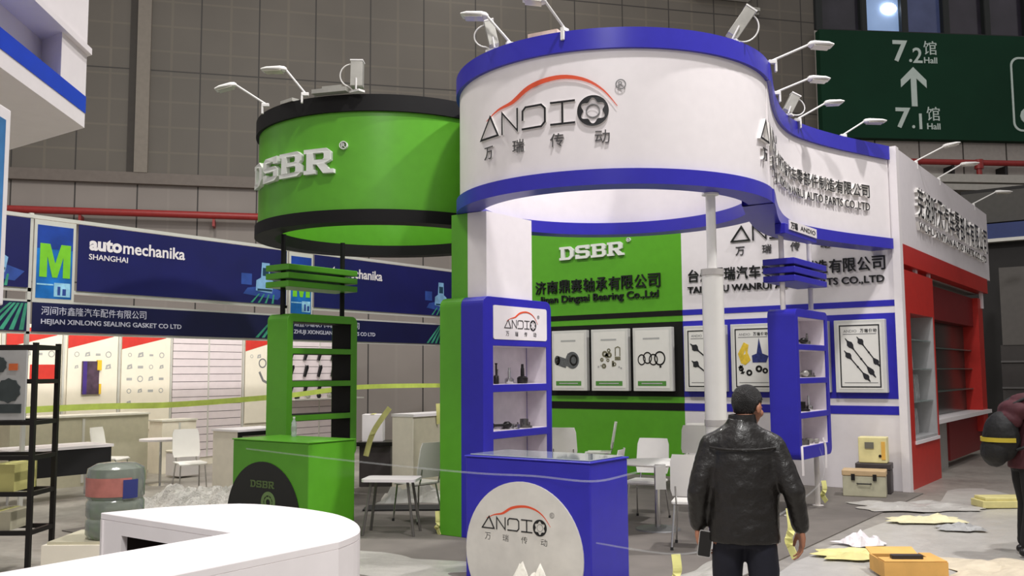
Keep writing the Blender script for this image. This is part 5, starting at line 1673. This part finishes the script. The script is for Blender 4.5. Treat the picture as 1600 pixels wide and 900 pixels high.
def name_board(y0, y1, cn, en, label, glow=True):
    t = thing('booth_name_board', label, 'sign', (0, 0, 0))
    sb = MB().box(FX, y0, 2.345, FX + 0.012, y1, 2.74).build('sign_board', NAVYD, t)
    if cn:
        b = MB()
        for k, ch in enumerate(cn):
            b.text(ch, y0 + 0.12 + k * 0.122, 2.575, y0 + 0.23 + k * 0.122, 2.69, q, 0, 0.004)
        b.text(en, y0 + 0.12, 2.43, y0 + 0.12 + 0.0605 * len(en), 2.52, q, 0, 0.004, bold=0.015)
        b.build('sign_lettering', mat('pale_sign_letter', (206, 206, 222), 0.5, var=0.0), sb)
    if glow:
        b = MB()
        for k in range(5):
            b.slab([(y1 - 0.62 + 0.13 * k, 2.36), (y1 - 0.56 + 0.13 * k, 2.36), (y1 - 0.20 + 0.05 * k, 2.72), (y1 - 0.235 + 0.05 * k, 2.72)], [], q, 0.0, 0.003)
        b.build('light_streak', TEALP, sb)
    return t


fair_sign(4.3, 6.28, 'blue fair sign with a truck picture at the far left edge', False)
m_board(6.34, 6.92, 'white framed board with a green M, first from the left')
fair_sign(6.96, 10.70, 'long navy fair sign with white lettering and a city name, left of green showcase')
m_board(10.76, 11.30, 'white framed board with a green M behind the black posts')
fair_sign(11.34, 15.26, 'navy fair sign between the green showcase and the tall tower, lettering behind a black post')
name_board(4.3, 6.28, '', '', 'dark booth name board at the far left edge', True)
name_board(6.35, 10.68, '河间市鑫隆汽车配件有限公司', 'HEJIAN XINLONG SEALING GASKET CO LTD', 'navy booth name board with two white text lines left of green showcase')
name_board(10.76, 14.98, '诸暨市雄联汽车配件有限公司', 'ZHUJI XIONGLIAN AUTO PARTS CO LTD', 'navy booth name board seen partly through the top opening of green showcase')

# back walls
BX = -15.8
bwl = thing('booth_wall', 'cream back wall of the row booths behind posters and slat boards', 'partition', (0, 0, 0))
MB().box(BX - 0.06, 3.5, 0, BX, 15.5, 2.62).build('wall_panel', CREAM, bwl)
b = MB()
for y in (5.5, 6.5, 7.5, 8.53, 9.57, 10.64, 12.32, 13.3, 15.48):
    b.box(BX, y - 0.02, 0, BX + 0.025, y + 0.02, 2.64)
b.build('wall_post', ALU, bwl)
qb = on_x(BX + 0.012)
SLAT = mat('pale_lilac_slat', (226, 214, 216), 0.5, var=0.03)
for (y0, y1, lb) in ((10.68, 12.28, 'pale slat board with dark grooves on the left booth wall'), (13.34, 15.44, 'slat board with hanging black parts seen through the green showcase')):
    t = thing('slat_board', lb, 'slat board', (0, 0, 0))
    b, g = MB(), MB()
    z_ = 0.15
    while z_ < 2.5:
        b.box(BX + 0.001, y0, z_, BX + 0.022, y1, z_ + 0.135)
        z_ += 0.147
    b.build('slat_panel', SLAT, t)
    MB().box(BX + 0.001, y0, 0.15, BX + 0.006, y1, 2.6).build('groove_backing', mat('groove_grey', (120, 110, 116), 0.6), t)
    MB().box(BX + 0.022, (y0 + y1) / 2 - 0.015, 0.15, BX + 0.034, (y0 + y1) / 2 + 0.015, 2.6).build('joint_strip', ALU, t)
REDP = mat('red_print', (206, 54, 44), 0.5, var=0.08)


def wall_poster(y0, y1, label, items):
    t = thing('wall_poster', label, 'poster', (0, 0, 0), group='posters on the left booth wall')
    sh_ = MB().rect(y0, 0.75, y1, 2.56, qb, 0.014, 0.018).build('poster_sheet', mat('cream_poster', (240, 232, 214), 0.5, var=0.02), t)
    MB().slab([(y0, 2.22), (y0 + (y1 - y0) * 0.9, 2.44), (y1 - (y1 - y0) * 0.05, 2.56), (y0, 2.56)], [], qb, 0.018, 0.020).build('red_wedge', REDP, sh_)
    b = MB()
    rnd = random.Random(len(label))
    for k in range(items):
        u = y0 + 0.16 + (k % 4) * (y1 - y0 - 0.3) / 3.2
        v = 2.12 - (k // 4) * 0.22
        r_ = rnd.uniform(0.035, 0.06)
        if k % 3 == 0:
            b.annulus((u, v), r_ * 0.7, r_, qb, 0.018, 0.020, 16)
        elif k % 3 == 1:
            b.slab([(u - r_, v - r_ * 0.8), (u + r_, v - r_ * 0.5), (u + r_ * 0.8, v + r_), (u - r_ * 0.7, v + r_ * 0.6)], [[(u - r_ * 0.5, v - r_ * 0.3), (u + r_ * 0.4, v - r_ * 0.2), (u + r_ * 0.3, v + r_ * 0.4)]], qb, 0.018, 0.020)
        else:
            b.rect(u - r_, v - r_ * 0.5, u + r_, v + r_ * 0.4, qb, 0.018, 0.020)
    b.build('product_print', SOFTG, sh_)
    return t


p_ = wall_poster(7.55, 8.49, 'cream poster with a red block at the left, beside the black rack', 4)
MB().rect(7.95, 1.62, 8.42, 1.94, qb, 0.018, 0.021).build('red_block', REDP, p_)
wall_poster(8.60, 9.53, 'cream poster with red wedge, dark product sample hanging over it', 8)
wall_poster(9.61, 10.61, 'cream poster covered with rows of small gasket pictures', 17)
p_ = wall_poster(12.36, 13.26, 'cream poster with red wedge and a hook picture beside the green showcase', 2)
b = MB().annulus((12.80, 1.98), 0.075, 0.10, qb, 0.018, 0.021)
b.ribbon([(12.72, 1.80), (12.82, 1.62), (12.95, 1.56)], 0.05, qb, 0.018, 0.021)
b.build('product_print', GREYT, p_)
hs = thing('sample_pack', 'dark purple and yellow product sample hanging on the cream poster', 'product pack', (0, 0, 0))
MB().rect(8.86, 1.42, 9.16, 2.0, qb, 0.02, 0.06).build('pack_body', mat('purple_brown_pack', (78, 60, 76), 0.5, var=0.4, scale=8), hs)
MB().rect(8.86, 1.42, 8.93, 2.0, qb, 0.06, 0.066).build('purple_edge', mat('purple_edge', (70, 48, 130), 0.5), hs)
MB().rect(9.12, 1.84, 9.20, 2.02, qb, 0.03, 0.07).rect(9.16, 1.42, 9.2, 1.6, qb, 0.03, 0.07).build('yellow_corner', mat('yellow_pack', (230, 190, 50), 0.5), hs)
# hanging parts on the second slat board
for r_ in range(3):
    for k in range(5):
        y, z = 13.55 + k * 0.4, 2.16 - r_ * 0.36
        o = MB().slab([(-0.06, -0.10), (-0.02, -0.12), (0.06, 0.08), (0.05, 0.14), (0.0, 0.12)], [], lambda u, v, d: (d, u, v), 0.0, 0.05).tube([(0.02, 0.02, 0.12), (-0.03, 0.02, 0.15)], 0.006, 6).build('hanging_part', INK, loc=(BX + 0.05, y, z))
        tag(o, ['small black wedge part in the top row on the slat board', 'small black wedge part in the middle row on the slat board', 'small black wedge part in the low row on the slat board'][r_], 'car part', 'black wedge parts, row %d on the slat board' % (r_ + 1))
sf = MB().box(-0.02, 13.36, -0.03, 0.38, 15.4, 0.0)
o = sf.build('wall_shelf', ALU, loc=(BX + 0.03, 0, 1.22)); tag(o, 'white shelf on the slat board behind the green showcase', 'shelf')
for k in range(6):
    b = MB().tube([(0.0, -0.13, 0.05), (0.0, -0.05, 0.05), (0.0, -0.045, 0.05), (0.0, 0.05, 0.05), (0.0, 0.13, 0.05)], [0.025, 0.028, 0.05, 0.05, 0.02], 12)
    b.box(-0.03, -0.1, 0.0, 0.03, 0.1, 0.04)
    o = b.build('shelf_part', [INK, LAMPG][k % 2], loc=(BX + 0.2, 13.6 + k * 0.31, 1.2215), rotz=R(35 + 7 * k))
    tag(o, 'black cylindrical part lying on the white shelf behind the green showcase' if k % 2 == 0 else 'grey cylindrical part lying on the white shelf behind the green showcase', 'car part', ['black parts on the white booth shelf', 'grey parts on the white booth shelf'][k % 2])

# barrier tape along the booth fronts
tape('barrier_tape', 'lime green barrier tape stretched across the fronts of the row booths', [(FX + 0.03, 5.2, 1.28), (FX + 0.03, 7.2, 1.31), (FX + 0.03, 8.6, 1.30), (FX + 0.03, 10.7, 1.38), (FX + 0.03, 12.5, 1.50), (FX + 0.03, 15.25, 1.49)], 0.085, LIMET, 0.003)

# furniture of the row booths
OL = OLIVE
def low_counter(x0, y0, x1, y1, h, label, m):
    t = thing('booth_counter', label, 'counter', ((x0 + x1) / 2, (y0 + y1) / 2, 0))
    dx, dy = (x1 - x0) / 2, (y1 - y0) / 2
    MB().box(-dx, -dy, 0, dx, dy, h - 0.03).build('counter_body', m, t)
    MB().box(-dx - 0.02, -dy - 0.02, h - 0.03, dx + 0.02, dy + 0.02, h).build('counter_top', mat('pale_top', (222, 218, 204), 0.4), t)
    MB().box(dx, -0.02, 0.05, dx + 0.012, 0.02, h - 0.06).build('centre_strip', ALU, t)
    return t


low_counter(-14.9, 7.0, -14.4, 9.3, 1.12, 'pale olive counter under the cream posters in the left booth', OL)
low_counter(-15.3, 9.9, -14.9, 10.6, 0.95, 'short cream counter before the gasket poster', CREAM)
ds = thing('desk', 'white topped desk hung with black cloth beside the black rack', 'desk', (-13.12, 6.95, 0), R(0))
MB().box(-0.35, -0.75, 0.72, 0.35, 0.75, 0.76).build('desk_top', WHITE, ds)
MB().box(0.30, -0.72, 0.36, 0.34, 0.72, 0.72).build('black_cloth', mat('black_cloth', (20, 19, 20), 0.8), ds)
for sx in (-0.3, 0.27):
    for sy in (-0.7, 0.7):
        MB().tube([(sx, sy, 0), (sx, sy, 0.72)], 0.018, 8).build('leg', CHROME, ds)
cz = copy_thing(ch0, (-12.15, 8.55, 0.0), R(70), 'white chair in front of slat board in the left booth', 'chairs of the row booths')
copy_thing(ch0, (-13.9, 8.35, 0.0), R(120), 'white chair behind the water jug in the left booth', 'chairs of the row booths')
st_ = thing('side_table', 'small round white side table before the pale olive counter', 'table', (-13.5, 8.95, 0))
MB().lathe([(0, 0.70), (0.33, 0.70), (0.33, 0.73), (0, 0.73)], n=28).build('table_top', WHITE, st_)
MB().lathe([(0, 0), (0.18, 0), (0.02, 0.03), (0.02, 0.70), (0, 0.70)], n=16).build('pedestal', CHROME, st_, smooth=True)
sk_ = thing('stool', 'white cube stool near the slat board in the left booth', 'stool', (-14.2, 9.85, 0))
MB().box(-0.2, -0.2, 0.03, 0.2, 0.2, 0.42).build('stool_body', WHITE, sk_, bevel=0.01)
MB().box(-0.21, -0.21, 0.42, 0.21, 0.21, 0.46).build('cushion', CREAM, sk_, bevel=0.015)
fcb = thing('display_cabinet', 'white low cabinet with black framed side, behind the green counter', 'cabinet', (-11.35, 9.0, 0))
MB().box(-0.3, -0.42, 0, 0.26, 0.42, 0.93).build('cabinet_body', CREAM, fcb)
MB().box(-0.32, -0.44, 0.93, 0.3, 0.44, 0.96).build('cabinet_top', WHITE, fcb)
MB().slab([(-0.42, 0.0), (0.42, 0.0), (0.42, 0.93), (-0.42, 0.93)], [[(-0.36, 0.06), (0.36, 0.06), (0.36, 0.87), (-0.36, 0.87)]], lambda u, v, d: (0.26 + d, u, v), 0, 0.03).build('black_frame', BLACK, fcb)
crumple('bubble_wrap', 'heap of clear bubble wrap on the floor left of the green counter', 'packing', (-10.9, 7.75, 0.0125), 1.6, 1.1, 0.26, mat('bubble_wrap', (216, 212, 204), 0.2, var=0.15, scale=30, bump=0.9, bscale=60), R(30), 30, 41)
crumple('plastic_sheet', 'small blue scrap at the corner of the green counter', 'plastic sheet', (-9.2, 6.95, 0.014), 0.3, 0.14, 0.08, mat('blue_scrap', (70, 80, 170), 0.4), R(30), 8, 43)

# black display rack at far left
rk = thing('display_rack', 'black metal display rack at the left edge of the photo', 'rack', (-8.70, 4.65, 0), R(216))
BM = mat('black_metal', (34, 31, 29), 0.45, 0.3)
for (x, y) in ((0, 0), (0, 0.42), (1.0, 0), (1.0, 0.42)):
    MB().box(x - 0.02, y - 0.02, 0, x + 0.02, y + 0.02, 2.05).build('post', BM, rk)
for z_ in (2.01, 1.70, 1.33, 1.02, 0.70, 0.36):
    MB().box(0.0, -0.018, z_ - 0.02, 1.0, 0.018, z_ + 0.02).box(0.0, 0.40, z_ - 0.02, 1.0, 0.436, z_ + 0.02).box(-0.018, 0, z_ - 0.02, 0.018, 0.42, z_ + 0.02).build('shelf_bar', BM, rk)
rp = thing('picture_board', 'pale panel with dark gear pictures hung on the black rack', 'panel', (-8.70, 4.65, 0), R(216))
ry = lambda u, v, d: (u, -0.024 - d if False else 0.03 + d, v)
rq = lambda u, v, d: (u, 0.46 + d, v)
MB().rect(0.05, 1.36, 0.95, 1.98, rq, 0, 0.02).build('panel_sheet', mat('pale_grey_panel', (190, 190, 188), 0.5), rp)
b = MB()
for (u, v, r_) in ((0.2, 1.62, 0.1), (0.45, 1.62, 0.08), (0.3, 1.85, 0.07), (0.55, 1.86, 0.08), (0.75, 1.7, 0.1)):
    n = 20
    b.slab([(u + r_ * (1 + 0.12 * (k % 2)) * math.cos(2 * math.pi * k / n), v + r_ * (1 + 0.12 * (k % 2)) * math.sin(2 * math.pi * k / n)) for k in range(n)], [], rq, 0.02, 0.03)
b.rect(0.08, 1.42, 0.7, 1.5, rq, 0.02, 0.03)
b.build('gear_picture', mat('dark_gear_print', (62, 70, 70), 0.5, var=0.2), rp)
MB().rect(0.12, 1.80, 0.2, 1.86, rq, 0.03, 0.034).build('orange_mark', mat('orange_mark', (220, 110, 60), 0.5), rp)
for k, (x, z_, w_, h_, m, lb) in enumerate(((0.16, 0.72, 0.22, 0.24, mat('olive_yellow_carton', (196, 190, 120), 0.6), 'olive yellow carton on the black rack'), (0.18, 0.38, 0.3, 0.16, OLIVE, 'low olive carton on a lower shelf of the black rack'),
                                            (0.62, 0.38, 0.3, 0.2, SOFTG, 'grey carton on a lower shelf of the black rack'))):
    t = thing('carton', lb, 'carton', (-8.70, 4.65, 0), R(216))
    MB().box(x, 0.0, z_ + 0.0005, x + w_, 0.40, z_ + h_).build('carton_body', m, t)
    MB().box(x + w_ * 0.4, 0.002, z_ + h_, x + w_ * 0.6, 0.398, z_ + h_ + 0.003).build('sealing_tape', TAPE, t)

# water jug on a crate behind the white counter
cr = thing('crate', 'pale crate carrying the big water jug behind the white counter', 'crate', (-4.90, 2.98, 0), R(36))
b = MB()
for k in range(6):
    b.box(-0.3, -0.22, 0.03 + k * 0.14, 0.3, 0.22, 0.15 + k * 0.14)
b.build('crate_body', CREAM, cr)
MB().box(-0.28, -0.2, 0.0, 0.28, 0.2, 0.865).build('crate_core', OLIVE, cr)
jg = thing('water_jug', 'large clear green water jug with red and blue label', 'water jug', (-4.86, 2.95, 0.8705))
JUG = mat('jug_plastic', (150, 158, 146), 0.12, var=0.1, scale=6, trans=0.55, spec=0.7)
jb = MB().lathe([(0.0, 0.0), (0.135, 0.0), (0.15, 0.02), (0.15, 0.09), (0.142, 0.105), (0.15, 0.12), (0.15, 0.19), (0.140, 0.205), (0.15, 0.22), (0.152, 0.335), (0.146, 0.37), (0.10, 0.395), (0.04, 0.40), (0.0, 0.40)], n=36).build('jug_body', JUG, jg, smooth=True)
a0 = R(36 - 120)
MB().lathe([(0.1522, 0.225), (0.1535, 0.225), (0.1545, 0.325), (0.153, 0.325)], n=30, a0=R(-120), a1=R(0), closed=True).build('paper_label', mat('jug_label', (176, 110, 100), 0.5, var=0.2, scale=12), jb, smooth=True)
MB().lathe([(0.1525, 0.215), (0.156, 0.215), (0.157, 0.315), (0.1535, 0.315)], n=12, a0=R(-18), a1=R(14), closed=True).build('blue_patch', mat('jug_blue', (44, 52, 110), 0.5), jb, smooth=True)

# between the green counter and the tall tower
wcb = thing('storage_cabinet', 'white and grey storage cabinet left of the tall green tower', 'cabinet', (-9.30, 10.85, CZ))
MB().box(-0.2, -0.75, 0, 0.2, 0.75, 1.11).build('cabinet_body', OLIVE, wcb)
MB().box(-0.22, -0.77, 1.11, 0.22, 0.77, 1.15).build('cabinet_top', WHITE, wcb)
MB().box(-0.2, -0.765, 0.02, 0.2, -0.751, 1.11).build('side_panel', CREAM, wcb)
dsk = thing('desk', 'dark desk at the far left edge of the stand, white box on top', 'desk', (-10.45, 10.75, CZ), R(36))
MB().box(-0.28, -0.28, 0.62, 0.28, 0.28, 0.68).build('desk_top', DKSTEEL, dsk)
MB().box(-0.24, -0.24, 0.0, 0.24, 0.24, 0.62).build('desk_body', mat('dark_case', (66, 60, 60), 0.5), dsk)
wbx = thing('carton', 'white carton standing on the dark desk beside the green showcase', 'carton', (-10.5, 10.72, 0.693), R(36))
MB().box(-0.16, -0.14, 0, 0.16, 0.14, 0.42).build('carton_body', WHITE, wbx, bevel=0.005)
MB().box(-0.03, -0.145, 0.42, 0.03, 0.145, 0.424).build('sealing_tape', TAPE, wbx)
ltb = thing('side_table', 'low white table with dark splayed legs right of the green counter', 'table', (-7.18, 7.62, CZ), R(30))
MB().slab(rrect(-0.30, -0.2, 0.30, 0.2, 0.05), [], lambda u, v, d: (u, v, d), 0.57, 0.60).build('table_top', WHITE, ltb)
for sx in (-1, 1):
    for sy in (-1, 1):
        MB().tube([(0.2 * sx, 0.12 * sy, 0.57), (0.28 * sx, 0.18 * sy, 0.0)], 0.016, 8).build('leg', mat('grey_leg', (96, 92, 88), 0.4), ltb)
o = MB().slab(rrect(-0.62, -0.22, 0.62, 0.22, 0.03), [], lambda u, v, d: (u, v, d), 0, 0.02).build('floor_mat', mat('black_mat', (38, 36, 36), 0.85), loc=(-8.25, 9.15, CZ), rotz=R(36))
tag(o, 'long dark mat lying on the carpet behind the green counter', 'mat')
crumple('plastic_sheet', 'crumpled white plastic on the carpet before the storage cabinet', 'plastic sheet', (-8.75, 9.75, CZ), 0.9, 0.55, 0.22, SHEETW, R(36), 14, 53)
tape('tape_strip', 'yellow tape strip slanting down beside the white storage cabinet', [(-9.52, 10.05, 1.25), (-9.75, 9.95, 0.9), (-9.85, 9.9, 0.55)], 0.08, TAPE, 0.004)
tape('tape_strip', 'yellow tape strip hanging from the top of the storage cabinet', [(-9.07, 10.6, 1.30), (-9.06, 10.6, 1.16), (-9.07, 10.62, 1.0)], 0.06, TAPE, 0.004)

# ------------------------------------------------------------------ white overhead structure at upper left
oh = thing('overhead_fascia', 'white overhead fascia with a blue stripe at the upper left corner', 'fascia', (0, 0, 0))
C0 = Vector((-6.27, 3.48)); DV = Vector((0.661, -0.750)); NV = Vector((0.750, 0.661))
def prism(inset, z0, z1, mb=None, L_=4.2, e=0.0):
    a = C0 - NV * inset + Vector((-inset * 0.3, 0)); bq_ = a + DV * L_
    pts = [a, bq_, bq_ + Vector((-2.5, 0)), a + Vector((-1.7, 0))]
    m_ = mb or MB()
    return m_.slab([(p.x, p.y) for p in pts], [], lambda u, v, d: (u, v, d), z0, z1)
prism(0.0, 3.50, 3.605).build('lower_band', WHITE, oh)
prism(-0.004, 3.605, 3.725).build('blue_stripe', mat('royal_blue_stripe', (26, 66, 190), 0.35, var=0.05), oh)
prism(0.16, 3.725, 4.03).build('recessed_panel', WHITEP, oh)
prism(0.0, 3.7255, 4.03, L_=0.46).build('end_block', WHITE, oh)
prism(-0.03, 4.03, 4.075).build('lip_moulding', WHITE, oh)
prism(0.0, 4.075, 5.6).build('upper_block', WHITE, oh)
MB().box(-5.4, 0.9, 0.0, -5.1, 1.2, 3.50).build('support_post', WHITE, oh)
pn = thing('light_box', 'white framed light box with blue print at the left edge', 'light box', (0, 0, 0))
A_ = Vector((-5.06, 2.40))
lq = lambda u, v, d: tuple(A_ + DV * u + NV * d) + (v,)
MB().rect(0.0, 2.12, 1.5, 3.17, lq, -0.12, 0.0).build('box_frame', WHITE, pn, bevel=0.01)
MB().rect(0.07, 2.19, 1.43, 3.10, lq, 0.0, 0.004).build('blue_print', mat('sea_blue_print', (60, 124, 186), 0.4, var=0.35, scale=2.5), pn)
MB().slab([(0.1, 2.60), (0.2, 2.66), (0.3, 2.63), (0.28, 2.58), (0.18, 2.56)], [], lq, 0.004, 0.006).build('white_print', WHITE, pn)
for u in (0.3, 1.2):
    x, y, _z = lq(u, 3.0, -0.06)
    MB().tube([(x, y, 3.16), (x, y, 3.51)], 0.015, 8).build('hanger_rod', ALU, pn)
